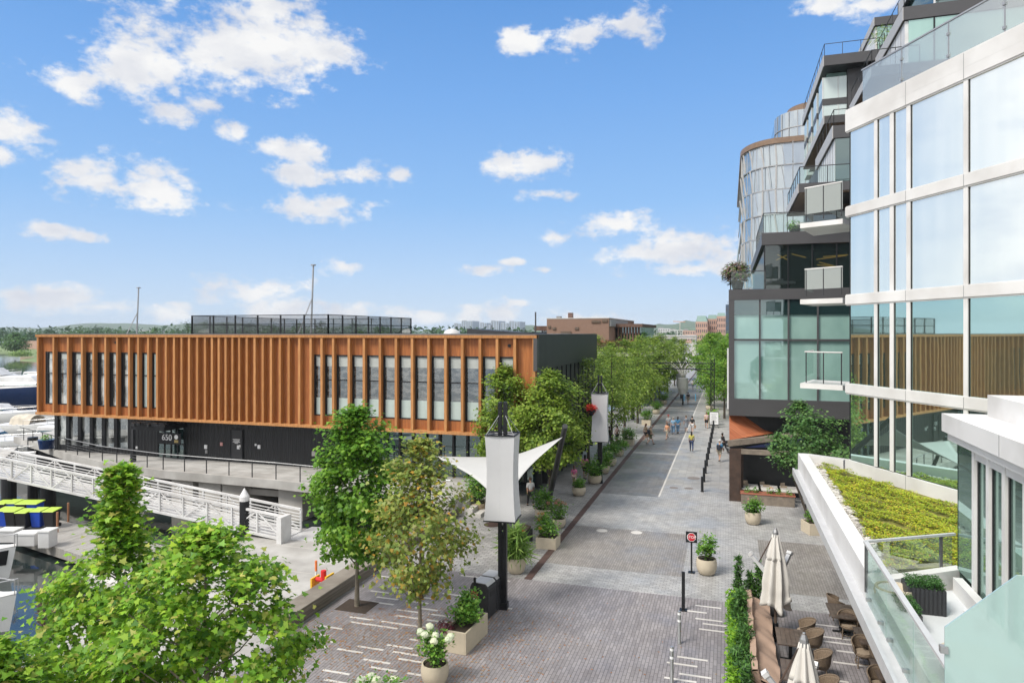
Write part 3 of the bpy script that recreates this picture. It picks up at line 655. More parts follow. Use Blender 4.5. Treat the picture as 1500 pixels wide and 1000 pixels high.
g = MB(); g.box(-23.2, 31.2, -.9, -22.9, 32.1, .55); build(g, 'end_panel', m_white, gw)
g = MB(); g.flat([(-23.2,32),(-23.2,34.5),(-20.5,35),(-20,32.3)], -.88, .05); build(g, 'hinge_plate', m_alum, gw)
g = MB(); g.flat([(-56,33.5),(-48.5,31),(-48.5,34.5),(-54,40)], .9, .5); structure(g, 'gangway_landing', m_conc)
# left railing and blue pot by deck
g = MB(); g.path([(-60,44.6,2.1),(-54,42.4,2.1),(-50,40.8,2.1)], .03, 6)
for x, y in ((-59,44.2),(-57,43.5),(-55,42.8),(-53,42),(-51.3,41.3)): g.tube((x,y,1.05), (x,y,2.1), .03)
tag(build(g, 'railing', m_black2), 'short dark railing on the deck at the left end of the timber building', 'railing')
# ---- floating docks
dkm = m_dock
def dock(pts, name, z=-.9):
    g = MB(); g.flat(pts, z-.5, .5); return structure(g, name, dkm)
dA = [Pz(-60,757,-.9), Pz(205,772,-.9), Pz(330,800,-.9), Pz(150,826,-.9), Pz(-60,790,-.9)]
g = MB(); g.flat([(-48,33),(-33,30.2),(-26,28.5),(-26,25.2),(-33,27.0),(-48,30.5)], -1.4, .5); structure(g, 'floating_dock', m_dock)
g = MB(); g.flat([(-31,27.0),(-26.4,26),(-26.4,24),(-29.2,24.6)], -1.4, .499); structure(g, 'dock_finger', m_concl)
g = MB(); g.flat([(-27,33.8),(-15.6,35),(-15.6,15),(-22.6,15),(-25.9,25.2),(-25.9,29.5)], -1.42, .56); structure(g, 'landing_platform', m_quay)
for (xx, y0) in ((-22,31.0),(-22,27.8),(-22,24.5)):
    sheet('platform_joint', -25.4, y0, -15.7, y0+.07, -.857, m_conc)
g_railr = clear('tinted_railing_glass', (.8,.86,.86), .28, .05, (.5,.54,.53))
m_grey2 = M('light_grey_panel', (.42,.41,.40), .5, var=.05)
g_bay = glass('pale_bay_glass', (.5,.58,.56), .15, (.9,1,1))
# ================= white apartment building (right) =================
A = Vector((4.44, 29.3, 0)); U = Vector((.457, -.8895, 0)).normalized(); NV = Vector((U.y, -U.x, 0))   # NV points to the street
def fpt(s, z, d=0): p = A+U*s+NV*d; return (p.x, p.y, z)
def fs(px):
    d = ray(px, 487); k = (A.x*U.y-A.y*U.x)/(d.x*U.y-d.y*U.x); return (Vector((d.x*k, d.y*k, 0))-A).dot(U)
wh = thing('white_apartment_building', 'large white panelled building with tall mirrored windows on the right', 'building', (6,24,0), world=True)
def fbox(g, s0, s1, z0, z1, d0, d1):
    vs = [fpt(s_, z, d) for z in (z0, z1) for s_, d in ((s0,d0),(s1,d0),(s1,d1),(s0,d1))]
    return g.add(vs, [(0,3,2,1),(4,5,6,7),(0,1,5,4),(1,2,6,5),(2,3,7,6),(3,0,4,7)])
SE = 34
g = MB(); fbox(g, .1, SE, 5.0, 19.0, -12, -.32); build(g, 'core_wall', m_black2, wh)
bands = [(5.0,5.56),(8.16,8.5),(11.6,11.95),(15.03,15.38),(18.33,19.12)]
for i, (z0, z1) in enumerate(bands):
    g = MB(); fbox(g, -.1, SE, z0, z1, -.3, .05); fbox(g, -.08, SE, z0-.05, z0-.001, -.3, .02)
    if i: fbox(g, -.08, SE, z1+.001, z1+.03, -.3, .03)
    if i == 4: fbox(g, -.11, SE, z1-.45, z1-.435, .0, .0525); fbox(g, -.1, SE, 19.121, 19.17, -.6, .04)
    build(g, 'floor_band', m_whitep, wh)
    g = MB()
    for px in (1327, 1412):
        s_ = fs(px)+.03; fbox(g, s_, s_+.02, z0, z1, .03, .0525)
    build(g, 'panel_joint', m_grey, wh)
mull = [(1241,1243.5),(1280.6,1285),(1303.6,1309),(1328,1333.5),(1411.6,1418)]
sp = [(fs(a), fs(b_)) for a, b_ in mull]
w_ = sp[4][0]-sp[3][1]
x_ = sp[4][1]
while x_ < SE-4: sp.append((x_+w_*1.02, x_+w_*1.02+.16)); x_ = sp[-1][1]
rows = [(5.59,8.11),(8.53,11.55),(11.98,14.98),(15.41,18.28)]
for r_, (z0, z1) in enumerate(rows):
    for i, (a, b_) in enumerate(sp):
        if i == 0: continue
        g = MB(); fbox(g, a, b_, z0+.0, z1-.001, -.28, .012); build(g, 'mullion', m_whitep, wh)
        g = MB(); p0 = sp[i-1][1]+.0 if i > 1 else .06
        fbox(g, p0, a, z0, z1-.001, -.1, -.04); build(g, 'window', g_ups if r_ > 1 else g_low, wh)
        if i > 6: continue
        g = MB(); fbox(g, a-.03, a-.0005, z0, z1-.002, -.039, -.02); fbox(g, p0+.0005, p0+.03, z0, z1-.002, -.039, -.02); build(g, 'gasket', m_black, wh)
# roof terrace glass balustrade
tr = thing('roof_balustrade', 'frameless glass balustrade running along the top edge of the white building', 'balustrade', (8,22,19.2), world=True)
for i in range(12):
    s0 = .75+i*2.05; g = MB(); fbox(g, s0, s0+2.0, 19.17, 20.42, -.09, -.075); build(g, 'glass_panel', g_railr, tr)
    g = MB()
    for z in (19.3, 20.0): fbox(g, s0+1.98, s0+2.07, z, z+.09, -.1, -.03)
    fbox(g, s0+2.01, s0+2.04, 19.2, 20.42, -.1, -.06); build(g, 'clamp', m_steel, tr)
g = MB(); fbox(g, .7, 26, 20.42, 20.47, -.11, -.05); build(g, 'handrail', m_steel, tr)
# small side balconies beyond the left end
lb = ['highest', 'middle', 'lowest']
for i, (y0, y1, yb, yt, sty) in enumerate(((318,332,318,270,0),(432,447,432,393,0),(563,574,563,518,1))):
    Z = 27.2
    zz = [H-(v-487)*Z/1000 for v in (y0, y1, yb, yt)]
    bl = thing('balcony', '%s of three small white balconies at the white building left end' % lb[i], 'balcony', (3.4,30,zz[1]), group='side balconies', world=True)
    q0 = Vector((3.02, 30.55, 0)); q1 = Vector((4.3, 29.65, 0)); q2 = Vector((5.6, 31.6, 0)); q3 = Vector((3.6, 33, 0))
    g = MB(); g.flat([(p.x,p.y) for p in (q0-Vector((.2,.1,0)),q1,q2,q3)], zz[1]+.08, .2); build(g, 'slab', m_whitep, bl)
    for a, b_ in ((q0, q1), (q0, q3)):
        g = MB(); g.bar((a.x,a.y,(zz[2]+zz[3])/2+.15), (b_.x,b_.y,(zz[2]+zz[3])/2+.15), .015, zz[3]-zz[2]-.25); build(g, 'glass_panel', g_rail if sty else g_railw, bl)
    g = MB(); g.path([(q1.x,q1.y,zz[3]+.05),(q0.x,q0.y,zz[3]+.05),(q3.x,q3.y,zz[3]+.05)], .03, 6); build(g, 'handrail', m_whitep, bl)
    for k in (0,.5,1): p = q0.lerp(q1, k*.94+.03); build(MB().box(p.x-.02,p.y-.02,zz[0],p.x+.02,p.y+.02,zz[3]+.03), 'post', m_black2, bl)
# ================= canopy with green roof =================
cy0, cy1 = -4, 30.7
cp = thing('retail_canopy', 'long white canopy parapet with grey gutter ledge beside the street', 'canopy', (2.8,14,0), world=True)
g = MB(); g.box(2.53, cy0, 4.62, 2.80, cy1-.2, 4.85); g.box(2.53, cy0, 4.85, 2.6, cy1-.2, 4.9); build(g, 'gutter_ledge', m_alum, cp)
g = MB(); g.box(2.76, cy0, 4.5, 3.13, cy1, 5.49); build(g, 'parapet', m_whitep, cp, bevel=.01)
g = MB(); g.box(3.14, 15.7, 4.5, 12, cy1, 5.05); g.box(3.14, cy0, 4.5, 12, 15.68, 5.06); build(g, 'roof_slab', m_concl, cp)
g = MB(); g.flat([(3.131,cy1-.3),(3.131,cy1),(4.5,29.9),(4.3,29.5)], 5.05, .44)
build(g, 'far_curb', m_whitep, cp)
g = MB(); g.box(6.2, 0, 0, 6.5, 30, 4.49); build(g, 'storefront', g_dark, cp)
for y in (4, 12, 20, 27.5):
    g = MB(); g.box(5.9, y, 0, 6.19, y+.3, 4.49); build(g, 'column', m_black2, cp)
# sedum roof
rng = np.random.default_rng(11)
def on_roof(x, y, m=.5):
    p = Vector((x, y, 0))-A; return x > 3.13+m and y < 30.2 and p.dot(NV) > .35 and y > 17.0+(x-3.1)*.6 and y < 30.3
pts = []; sx_ = rng.random((150000,2))
for a, b_ in sx_:
    x = 3.2+a*9; y = 16+b_*14.5
    if on_roof(x, y, .42+.12*math.sin(y*2.1)+.1*math.sin(y*5.3)):
        hb = .09*math.sin(x*3.1+math.sin(y*2.3)*2)*math.sin(y*2.7)+.05*math.sin(x*9+y*7)
        if math.sin(x*2.3+1)*math.sin(y*1.9+2)+.35*math.sin(x*7)*math.sin(y*6) > .82: continue
        pts.append((x, y, 5.11+max(0, hb+.08)+rng.random()*.05))
sdm = foliage('sedum_bed', pts, .062, l_sed, None, DIA, 3, .62)
tag(sdm, kind='stuff')
g = MB(); g.flat([(3.45,30.1),(3.45,17.3),(6,18.5),(9.4,20.0),(4.25,29.35)], 5.051, .05); structure(g, 'sedum_soil', M('mossy_soil', (.16,.15,.03), .9, var=.4, scale=6))
g = MB(); rr = random.Random(5); y = 16.2
k = 0
while y < 30.2:
    for _ in range(4):
        x = 3.2+rr.random()*.34+.05*math.sin(y*2); r_ = .045+rr.random()*.05; base = len(g.v)
        g.lathe([(.001,-.7*r_),(r_*.8,-.4*r_),(r_,0),(r_*.75,.45*r_),(.001,.65*r_)], (0,0,0), 7)
        a = rr.random()*6; e = 1+rr.random()*.6
        for i in range(base, len(g.v)):
            v = g.v[i]; vx, vy = v[0]*e, v[1]; g.v[i] = (x+vx*math.cos(a)-vy*math.sin(a), y+vx*math.sin(a)+vy*math.cos(a), 5.11+rr.random()*.004+v[2]+.02*(k % 3))
        k += 1
    y += .085
m_peb, t_, b_ = nt('river_pebbles'); gg = t_.nodes.new('ShaderNodeNewGeometry'); t_.links.new(ramp(t_, gg.outputs['Random Per Island'], [(.1,(.22,.2,.18)),(.5,(.42,.39,.35)),(.9,(.6,.57,.53))]), b_.inputs['Base Color']); b_.inputs['Roughness'].default_value = .7
tag(build(g, 'pebble_border', m_peb, smooth=True), kind='stuff')
# terrace
te = thing('roof_terrace', 'pale grey terrace floor with low white curbs behind the glass railing', 'terrace', (4,10,5.06), world=True)
g = MB(); g.flat([(3.14,-3),(3.14,15.5),(4.75,16.6),(4.75,-3)], 5.062, .05); build(g, 'floor', M('terrace_membrane', (.55,.57,.58), .6, var=.06, scale=1.5), te)
g = MB(); g.flat([(3.1,15.85),(4.7,17.0),(4.75,16.75),(3.1,15.55)], 5.05, .42); build(g, 'low_curb', m_whitep, te)
g = MB(); g.box(4.45, 13.8, 5.112, 4.62, 16.3, 5.42); build(g, 'side_curb', m_whitep, te)
rl = thing('terrace_glass_railing', 'clear glass railing with pale metal handrail around the roof terrace', 'railing', (2.72,10,5.0), world=True)
for i in range(9):
    y1 = 15.7-i*1.9; g = MB(); g.box(2.71, y1-1.87, 4.98, 2.73, y1, 6.12); build(g, 'glass_panel', g_rail, rl)
    for yy in (y1-.35, y1-1.5):
        g = MB(); g.box(2.66, yy, 5.06, 2.78, yy+.06, 5.12); build(g, 'clamp', m_steel, rl)
g = MB(); g.bar((2.72,15.75,6.155), (2.72,-2,6.155), .09, .05); g.bar((2.7,15.75,6.155), (4.66,16.95,6.155), .06, .05); build(g, 'handrail', m_alum, rl)
g = MB(); g.bar((2.76,15.8,5.72), (4.6,16.93,5.72), .012, .75); build(g, 'glass_panel', g_rail, rl)
for k in (.0, .86):
    p = Vector((2.74,15.8,0)).lerp(Vector((4.62,16.95,0)), k); g = MB(); g.box(p.x-.03,p.y-.03,5.1,p.x+.03,p.y+.03,6.13); build(g, 'post', m_dgrey, rl)
# near bay of the white building
nb = thing('white_bay_wing', 'white flat roofed wing with tall narrow glass doors opening to the terrace', 'building wing', (6,10,5), world=True)
XB = 4.66
g = MB(); g.box(XB+.25, -4, 5.07, 14, 16.6, 8.1); build(g, 'inner_wall', m_black2, nb)
g = MB(); g.box(XB-.26, -4, 8.38, 14, 16.9, 8.76); g.box(XB-.16, -4, 8.2, 14, 16.85, 8.379); build(g, 'roof_fascia', m_whitep, nb)
g = MB(); g.box(XB-.265, 13.6, 8.39, XB-.255, 13.615, 8.75); build(g, 'panel_joint', m_grey, nb)
g = MB(); g.box(XB+.5, -4, 8.761, 14, 16.6, 9.2); build(g, 'upper_parapet', m_whitep, nb)
g = MB(); g.box(XB, 15.75, 5.45, XB+.05, 16.75, 8.19); build(g, 'corner_glass', g_low, nb)
g = MB(); g.box(XB+.0, 16.7, 5.1, 14, 16.76, 8.19); build(g, 'end_glass', g_low, nb)
y = 15.7; ws = [.78,.78,.9,.9,.95,.95]; k = 0
while y > -3:
    w = ws[k] if k < 6 else 1.0
    f = MB(); f.box(XB-.05, y-.14, 5.1, XB+.2, y, 8.19); f.box(XB-.03, y-w-.0, 8.0, XB+.2, y-.141, 8.189); f.box(XB-.03, y-w, 5.1, XB+.2, y-.141, 5.2)
    o = build(f, 'door_frame', m_whitep, nb)
    p = MB(); p.box(XB+.03, y-w, 5.21, XB+.06, y-.141, 7.99); build(p, 'door_glass', g_low, o)
    p = MB(); p.box(XB+.005, y-.2, 5.201, XB+.029, y-.142, 7.998); build(p, 'gasket', m_black, o)
    y -= w; k += 1
# sloped frosted privacy screen
sc_ = thing('privacy_screen', 'frosted teal glass privacy screen with a sloping top edge at the bottom right', 'screen', (3.6,9,5.1), world=True)
q = [PY(1384,918,9.15), PY(1490,842,9.15)]
g = MB(); g.prism([(q[0].x,9.15,5.12),(4.6,9.15,5.12),(4.6,9.15,q[1].z),(q[1].x,9.15,q[1].z),(q[0].x,9.15,q[0].z)], (0,.02,0)); build(g, 'glass_panel', g_scr, sc_)
g = MB(); g.box(q[0].x-.05, 9.12, q[0].z-.3, q[0].x+.03, 9.2, q[0].z-.22); build(g, 'clamp', m_steel, sc_)
# ================= dark stepped building =================
db = thing('dark_stepped_building', 'dark grey framed building with teal glass and stepped cantilevered terraces', 'building', (6,60,0), world=True)
Y1 = 46
def bx(name, m, x0, x1, y0, y1, z0, z1, p=db): g = MB(); g.box(x0,y0,z0,x1,y1,z1); return build(g, name, m, p)
bx('floor_beam', m_dgrey, .02, 12, Y1-.12, 72, 5.2, 6.28); bx('roof_beam', m_dgrey, .02, 12, Y1-.12, 72, 12.58, 13.25); bx('corner_column', m_dgrey, .02, .36, Y1-.1, Y1+.3, 6.281, 12.579)
bx('white_edge_trim', m_white, -.08, .015, Y1-.1, Y1+.2, 5.6, 9.5)
bx('glazed_wall', g_teal, .12, 12, Y1+.12, 71.8, 6.281, 12.579)
bx('upper_glass_strip', g_dark, .37, 12, Y1+.02, Y1+.1, 11.62, 12.57)
for px in (1113, 1155, 1198): x = PY(px,500,Y1).x; bx('mullion', m_dgrey, x-.05, x+.05, Y1-.04, Y1+.11, 6.282, 12.578)
bx('transom', m_dgrey, .361, 12, Y1-.03, Y1+.115, 9.98, 10.1)
# second level glass room with lamps
bx('room_back', m_black2, 2.4, 12, 52, 71, 13.3, 16.3); x2 = PY(1119,400,48).x
bx('terrace_beam', m_dgrey, x2-.15, 12, 47.8, 71, 16.25, 17.05); bx('room_floor', m_black2, x2, 12, 48, 52, 13.26, 13.3)
bx('room_glass', g_pane, x2, 12, 48, 48.03, 13.31, 16.24); bx('room_glass', g_pane, x2, x2+.03, 48.04, 70, 13.31, 16.24)
for k in range(5): x = x2+k*1.45; bx('mullion', m_black, x, x+.07, 47.95, 48.1, 13.31, 16.24)
m_lampo = emis('warm_lamp', (1,.36,.08), .7)
rr = random.Random(2)
for (px0, py0, px1, py1) in ((1137,381,1152,374),(1139,373,1153,380),(1160,372,1180,377),(1197,388,1225,390),(1200,384,1232,392),(1206,376,1242,373),(1196,380,1240,374)):
    a = PY(px0,py0,50); b_ = PY(px1,py1,50.6); g = MB(); g.bar(a, b_, .06, .06); build(g, 'linear_lamp', m_lampo, db)
for i, px in enumerate((1165,1176,1230)):
    a = PY(px,412,50.5); g = MB(); g.box(a.x-.3,50.3,13.31,a.x+.3,50.9,13.75); g.box(a.x-.3,50.9,13.31,a.x+.3,51,14.2); build(g, 'lounge_seat', m_benchw, db)
# stepped slabs (X grows with height)
def step(name, x0, x1, y0, y1, z0, z1, m=m_dgrey, soff=m_brown, side=True):
    f = build(MB().box(x0+.05,y0,z0+.03,x1,y1,z1), name, m, db)
    build(MB().box(x0+.12,y0+.1,z0-.02,x1,y1-.1,z0+.029), 'soffit', soff, f)
    if side: build(MB().box(x0,y0+.02,z0,x0+.049,y1,z1+.001), 'side_fascia', m_grey2, f)
    return f
step('balcony_slab', 4.13, 12, 46, 55.1, 19.2, 19.78)
build(MB().box(4.9,46.6,19.14,10,50.5,19.21), 'soffit_recess', m_black, db)
# white panelled room V2
bx('white_panel_wall', m_white, 6.55, 12, 48.45, 57, 19.79, 23.0); x = PY(1223.5,230,48.4).x; bx('room_window', g_dark, x, 12, 48.38, 48.44, 19.9, 23.0)
step('roof_slab', 6.4, 12, 48.3, 57.4, 23.02, 23.85, soff=m_black2)
for k in range(7): y = 49.3+k*1.1; bx('panel_joint', m_grey, 6.53, 6.549, y, y+.05, 19.8, 23.0)
step('balcony_slab', 6.86, 13, 56.3, 71.5, 26.25, 26.85)
step('balcony_slab', 8.3, 13, 46.6, 54.2, 26.2, 26.8)
bx('white_panel_wall', m_white, 10.5, 16, 48.05, 56, 26.81, 29.9); x = PY(1331,60,48).x; bx('room_window', g_teal, x, 18, 47.98, 48.04, 26.9, 29.9)
bx('window_frame', m_black, x+1.35, x+1.43, 47.93, 47.975, 26.9, 29.9)
step('roof_slab', 10.35, 18, 47.9, 56.2, 29.92, 30.75, soff=m_black2)
for k in range(5): y = 49+k*1.5; bx('panel_joint', m_grey, 10.48, 10.499, y, y+.05, 26.9, 29.9)
bx('upper_room', g_dark, 12.3, 20, 49, 56, 30.8, 34); 
for k in range(4): x = 12.3+k*1.6; bx('mullion', m_white, x, x+.1, 48.9, 48.99, 30.8, 34)
step('roof_slab', 12.0, 20, 48.6, 57, 34.02, 34.8, soff=m_black2)
# glass bays
for i, y in enumerate((64.7, 68.7, 73, 77)):
    x0 = 7.8; f = bx('glass_bay', g_bay, x0, x0+1.9, y, y+2.6, 26.87, 32.6)
    build(MB().box(x0-.03,y-.05,30.2,x0+1.93,y+2.6,30.75), 'bay_band', m_dgrey, f); build(MB().box(x0-.03,y-.03,26.87,x0+.05,y-.001,32.6), 'bay_frame', m_white, f); build(MB().box(x0+1.2,y-.03,26.87,x0+1.25,y-.001,32.6), 'bay_frame', m_white, f)
bx('dark_panel_wall', m_dgrey, 9.75, 16, 64.5, 80, 26.87, 33.1); bx('dark_panel_wall', m_dgrey, 8.4, 9.74, 67.4, 81, 26.87, 33.1)
bx('clerestory', g_teal, 8.2, 9.74, 65.2, 67.3, 32.61, 33.1)
step('roof_slab', 7.7, 17, 63.4, 81, 33.15, 34.05, soff=m_black2)
bx('white_panel_wall', m_white, 12.15, 18, 66.05, 73, 34.06, 37); bx('room_window', g_teal, 12.3, 18, 65.98, 66.04, 34.1, 37); bx('window_frame', m_black, 14.2, 14.3, 65.93, 65.975, 34.1, 37)
step('roof_slab', 12.0, 18, 65.8, 73.2, 37.02, 37.75, soff=m_black2)
# sunken body so nothing is open from the side
bx('body', m_black2, 12.1, 22, 49, 81, 13.3, 29.9); bx('body', m_black2, 8.0, 12, 58, 81, 17.1, 26.2)
def rail(name, pts, h, parent=db, glassy=True, step_=1.6):
    f = MB(); f.path([(p[0],p[1],p[2]+h) for p in pts], .03, 6); o = build(f, name, m_black2, parent)
    for a, b_ in zip(pts, pts[1:]):
        a = Vector(a); b_ = Vector(b_); n = max(1, round((b_-a).length/step_))
        for i in range(n+1): p = a.lerp(b_, i/n); build(MB().tube(p, p+Vector((0,0,h)), .025, n=6), 'post', m_black2, o)
        if glassy: build(MB().bar(a+Vector((0,0,h/2)), b_+Vector((0,0,h/2)), .01, h-.1), 'glass_panel', g_rail, o)
rail('railing', [(4.25,55,19.78),(4.25,46.1,19.78),(9,46.1,19.78)], 1.05, glassy=True)
rail('railing', [(2.2,60,17.05),(2.2,47.95,17.05),(11,47.95,17.05)], 1.3)
rail('railing', [(.15,60,13.25),(.15,Y1,13.25),(x2,Y1,13.25)], 1.15)
rail('railing', [(6.5,57,23.85),(6.5,48.4,23.85),(10,48.4,23.85)], 1.05, glassy=False)
rail('railing', [(8.4,54,26.8),(8.4,46.7,26.8),(11,46.7,26.8)], 1.05, glassy=False)
rail('railing', [(10.45,56,30.75),(10.45,48,30.75),(16,48,30.75)], 1.05, glassy=False)
rail('railing', [(7.8,80,34.05),(7.8,63.5,34.05),(12,63.5,34.05)], 1.0, glassy=False)
g = MB(); g.box(4.4,49,17.06,8.2,50.6,17.5); g.box(4.4,50.2,17.5,8.2,50.6,18.0); tag(build(g, 'sofa', m_white, None, bevel=.08), 'long white outdoor sofa on the dark building second terrace', 'sofa')
g = MB(); g.prism([(8,48.5,17.1),(6.4,52,19.1),(6.4,52,19.18),(8.8,48.5,17.6)], (.5,0,0)); build(g, 'white_brace', m_white, db)
# under the overhang: stained wood slope, beams
sw = thing('restaurant_front', 'timber framed restaurant patio under an orange wood soffit', 'restaurant front', (2,48,0), world=True)
a, b_, c_, d_ = PY(1067,606,Y1+.3), PY(1215,606,Y1+3), PY(1180,622,Y1+1.5), PY(1067.5,642,Y1-.2)
g = MB(); g.prism([(.05,46.4,5.19),(6.4,50.5,5.19),(5.2,48.5,4.35),(.06,45.1,3.75)], (0,.12,-.06)); build(g, 'orange_soffit', m_orange, sw)
g = MB(); g.box(.06,46.9,.0,12,47.2,5.18); build(g, 'back_wall', m_black, sw)
bar = lambda p, q, w, h, n, m: build(MB().bar(p, q, w, h), n, m, sw)
bar((.0,45.0,3.55), (5.0,46.6,4.15), .3, .35, 'sloping_beam', m_beam); bar((.1,44.9,3.1), (6,44.9,3.1), .28, .28, 'front_beam', m_beam)
build(MB().box(.05,44.75,0,.75,45.1,3.25), 'timber_post', m_post, sw)
build(MB().prism([(1.0,45.2,3.3),(4.6,46.2,3.35),(4.6,46.2,4.0)], (0,.05,0)), 'navy_awning', flatm('navy_canvas', (.012,.02,.07)), sw)
build(MB().box(.76,45.2,0,.9,46.5,3.1), 'side_post', m_post, sw)
# curved silver building behind
cb = thing('curved_glass_building', 'tall curved silver glass building with brown roof rim behind the dark terraces', 'building', (8,110,0), world=True)
def outline(x0, x1, y0, rx, ry, n=14, yb=150):
    p = [(x0, yb)]
    for i in range(n+1): a = math.pi/2*i/n; p.append((x0+rx*(1-math.cos(a)), y0+ry*(1-math.sin(a))))
    p.append((x1, y0-1.2)); p.append((x1, yb)); return p
zf = [13.4, 17.0, 20.3, 23.7, 27.0, 30.4, 33.7, 36.6]
ol = outline(2.0, 20, 101, 5.2, 7)
for i in range(len(zf)-1):
    off = .0; zo, z1 = zf[i], zf[i+1]-.16
    g = MB(); g.flat(outline(2.0+.12*(i % 2), 20, 101+.12*(i % 2), 5.2, 7, 7), zo, z1-zo); build(g, 'storey_glass', g_sil, cb)
    g = MB(); g.flat(outline(1.93, 20, 100.93, 5.27, 7.07), z1, .16); build(g, 'floor_line', m_steel, cb)
    pts = outline(1.9, 20, 100.9, 5.3, 7.1, 9)
    for k in range(1, len(pts)-1):
        p = Vector((pts[k][0], pts[k][1], 0)); sh_ = .35*math.sin(k*2.6+i*1.3)
        build(MB().bar((p.x+.12+sh_*.4, p.y-.02, zo), (p.x-.12-sh_*.4, p.y-.02, z1), .2 if k % 2 else .07, .05), 'vertical_fin', m_grey2 if k % 2 else m_steel, cb)
    for xx in (8.3, 9.9, 11.2): build(MB().box(xx, 99.55, zo, xx+.07, 100.2, z1), 'vertical_fin', m_steel, cb)
g = MB(); g.flat(outline(1.7, 20, 100.7, 5.4, 7.2), 36.6, .75); build(g, 'roof_rim', m_brown, cb)
g = MB(); g.flat(outline(6.6, 20, 104, 4, 4), 37.36, 4.6); build(g, 'penthouse_glass', g_sil, cb)
g = MB()
for k, p in enumerate(outline(6.55, 20, 103.95, 4, 4, 5)): g.box(p[0]-.04,p[1]-.04,37.36,p[0]+.04,p[1]+.04,41.9)
g.flat(outline(6.5, 20, 103.9, 4, 4), 39.6, .12); build(g, 'penthouse_frame', m_steel, cb)
g = MB(); g.flat(outline(8.2, 20, 103.6, 3.5, 4), 42.0, .8); build(g, 'penthouse_roof', m_brown, cb)
g = MB(); g.box(2.4,106,0,20,150,13.39); build(g, 'base', g_dark, cb)
g = MB(); g.box(2.2,150,0,26,190,30); 
o = tag(build(g, 'far_block', m_grey2), 'plain grey edge of a further block just left of the curved glass building', 'building')
for z in range(4, 30, 4): build(MB().box(2.1,150.5,z,2.19,189,z+1.8), 'window_band', g_dark, o)
# ================= trees =================
def rgb(*c): return tuple(c)
nt1 = Pz(175, 1000); 
tree('plane_tree', 'big light green plane tree at bottom left with one tall leading shoot', 'tree', (-13.65,12.55,0), 7.5, 2.7, 1.4, 13000, .13, l_near, m_bark, 21, 'leader', 105, .38, MAPLE, .1, up=.3, limbs=60)
tree('plane_tree', 'broad round topped plane tree at the bottom edge between the dock and the striped paving', 'tree', (-10.35,11.6,0), 6.6, 2.35, 1.3, 13000, .13, l_near, m_bark, 33, 'round', 100, .38, MAPLE, .1, up=.3, limbs=60)
tree('plane_tree', 'low light green plane tree cut by the bottom left corner of the photo', 'tree', (-13.4,9.4,0), 4.6, 1.9, 1.0, 7500, .13, l_near, m_bark, 41, 'egg', 80, .5, MAPLE, .1, up=.35, limbs=30)
a = tree('maple_tree', 'dark green maple with a pointed crown in a black tree pit', 'tree', (-13.6,23.2,0), 7.75, 2.2, 2.0, 12500, .15, l_green, m_bark, 5, 'egg', 115, .46, MAPLE, .085, up=.35, limbs=40)
g = MB(); g.box(-14.25,22.65,.004,-12.95,23.75,.012); tag(build(g, 'tree_pit', m_soil), 'square black tree pit at the foot of the dark green maple', 'tree pit')
tree('maple_tree', 'thin crowned maple with yellowing olive leaves behind the white hydrangea pot', 'tree', (-10.05,21.3,0), 7.0, 2.1, 1.8, 6000, .14, l_aut, m_bark, 8, 'egg', 95, .5, MAPLE, .07, up=.35, limbs=50)
tree('street_tree', 'full green tree in front of the timber building corner beside the leaning dark pole', 'tree', (-9.9,38.6,0), 8.4, 2.35, 2.9, 12000, .15, l_row, m_barkd, 13, 'round', 100, .5, MAPLE, .12, up=.45, limbs=30)
tree('street_tree', 'green tree behind the sail, its left branches overlapping the timber building windows', 'tree', (-12.9,41.0-1.6,0), 8.6, 2.35, 2.9, 9500, .15, l_row, m_barkd, 14, 'egg', 95, .5, MAPLE, .12, up=.45, limbs=30)
rr = random.Random(9)
rowlab = ['beside the second lantern', 'next beyond the second lantern', 'in the middle of the promenade row']
def row(xs, ys, hs, rad, lm, nm, grp, seed, tpl, labf):
    k = 0
    for y in ys:
        for x in xs:
            xx = x+rr.uniform(-.7,.7); yy = y+rr.uniform(-1.2,1.2); h = hs+rr.uniform(-.7,.7)
            n = int(max(1400, 5600-38*(y-48))); sz = .15+.0028*(y-48)
            tree(nm, labf(k, x, y), 'tree', (xx,yy,0), h, rad+rr.uniform(-.2,.4), 2.5, n, sz, lm, m_barkd, seed+k, rr.choice(['egg','round']), 46 if y < 90 else 26, .75, tpl, .13, grp, up=.45, limbs=12); k += 1
lf = ['leafy promenade tree right behind the second white lantern','promenade tree left of the one behind the second lantern, near the black fin wall','promenade tree whose trunk shows behind the seated people','promenade tree on the water side behind the seated people']
def labL(k, x, y): return lf[k] if k < 4 else 'green tree in the left promenade row seen above the kerb strip, part of its continuous canopy'
row([-10.4,-15.6], [53,62.5], 9.0, 2.9, l_row, 'street_tree', 'trees along the left side of the street', 100, DIA, labL)
row([-10.6,-16.2], [71,80,89,99,110,123,138,156], 9.7, 3.1, l_row, 'street_tree', 'trees in the far left promenade row', 120, DIA, lambda k,x,y: 'one of the yellow green trees whose crowns merge in the far left promenade row')
row([-.2], [88,96], 9.3, 3.0, l_bright, 'locust_tree', 'trees along the right side of the street', 150, DIA, lambda k,x,y: ['bright green tree right of the black gantry mast','bright green tree just beyond the gantry mast, left branches over the street'][k])
row([-2.6], [101,109,119,130,143,158,176,196], 10.4, 3.6, l_bright, 'locust_tree', 'trees overhanging the right side of the far street', 180, DIA, lambda k,x,y: 'one of the bright green trees overhanging the right side of the far street')
row([.8, 5.5], [105,114,124,136,150,170,192], 10.6, 3.5, l_bright, 'locust_tree', 'trees in the far right row', 160, DIA, lambda k,x,y: 'one of the bright green trees whose crowns merge in the far right row')
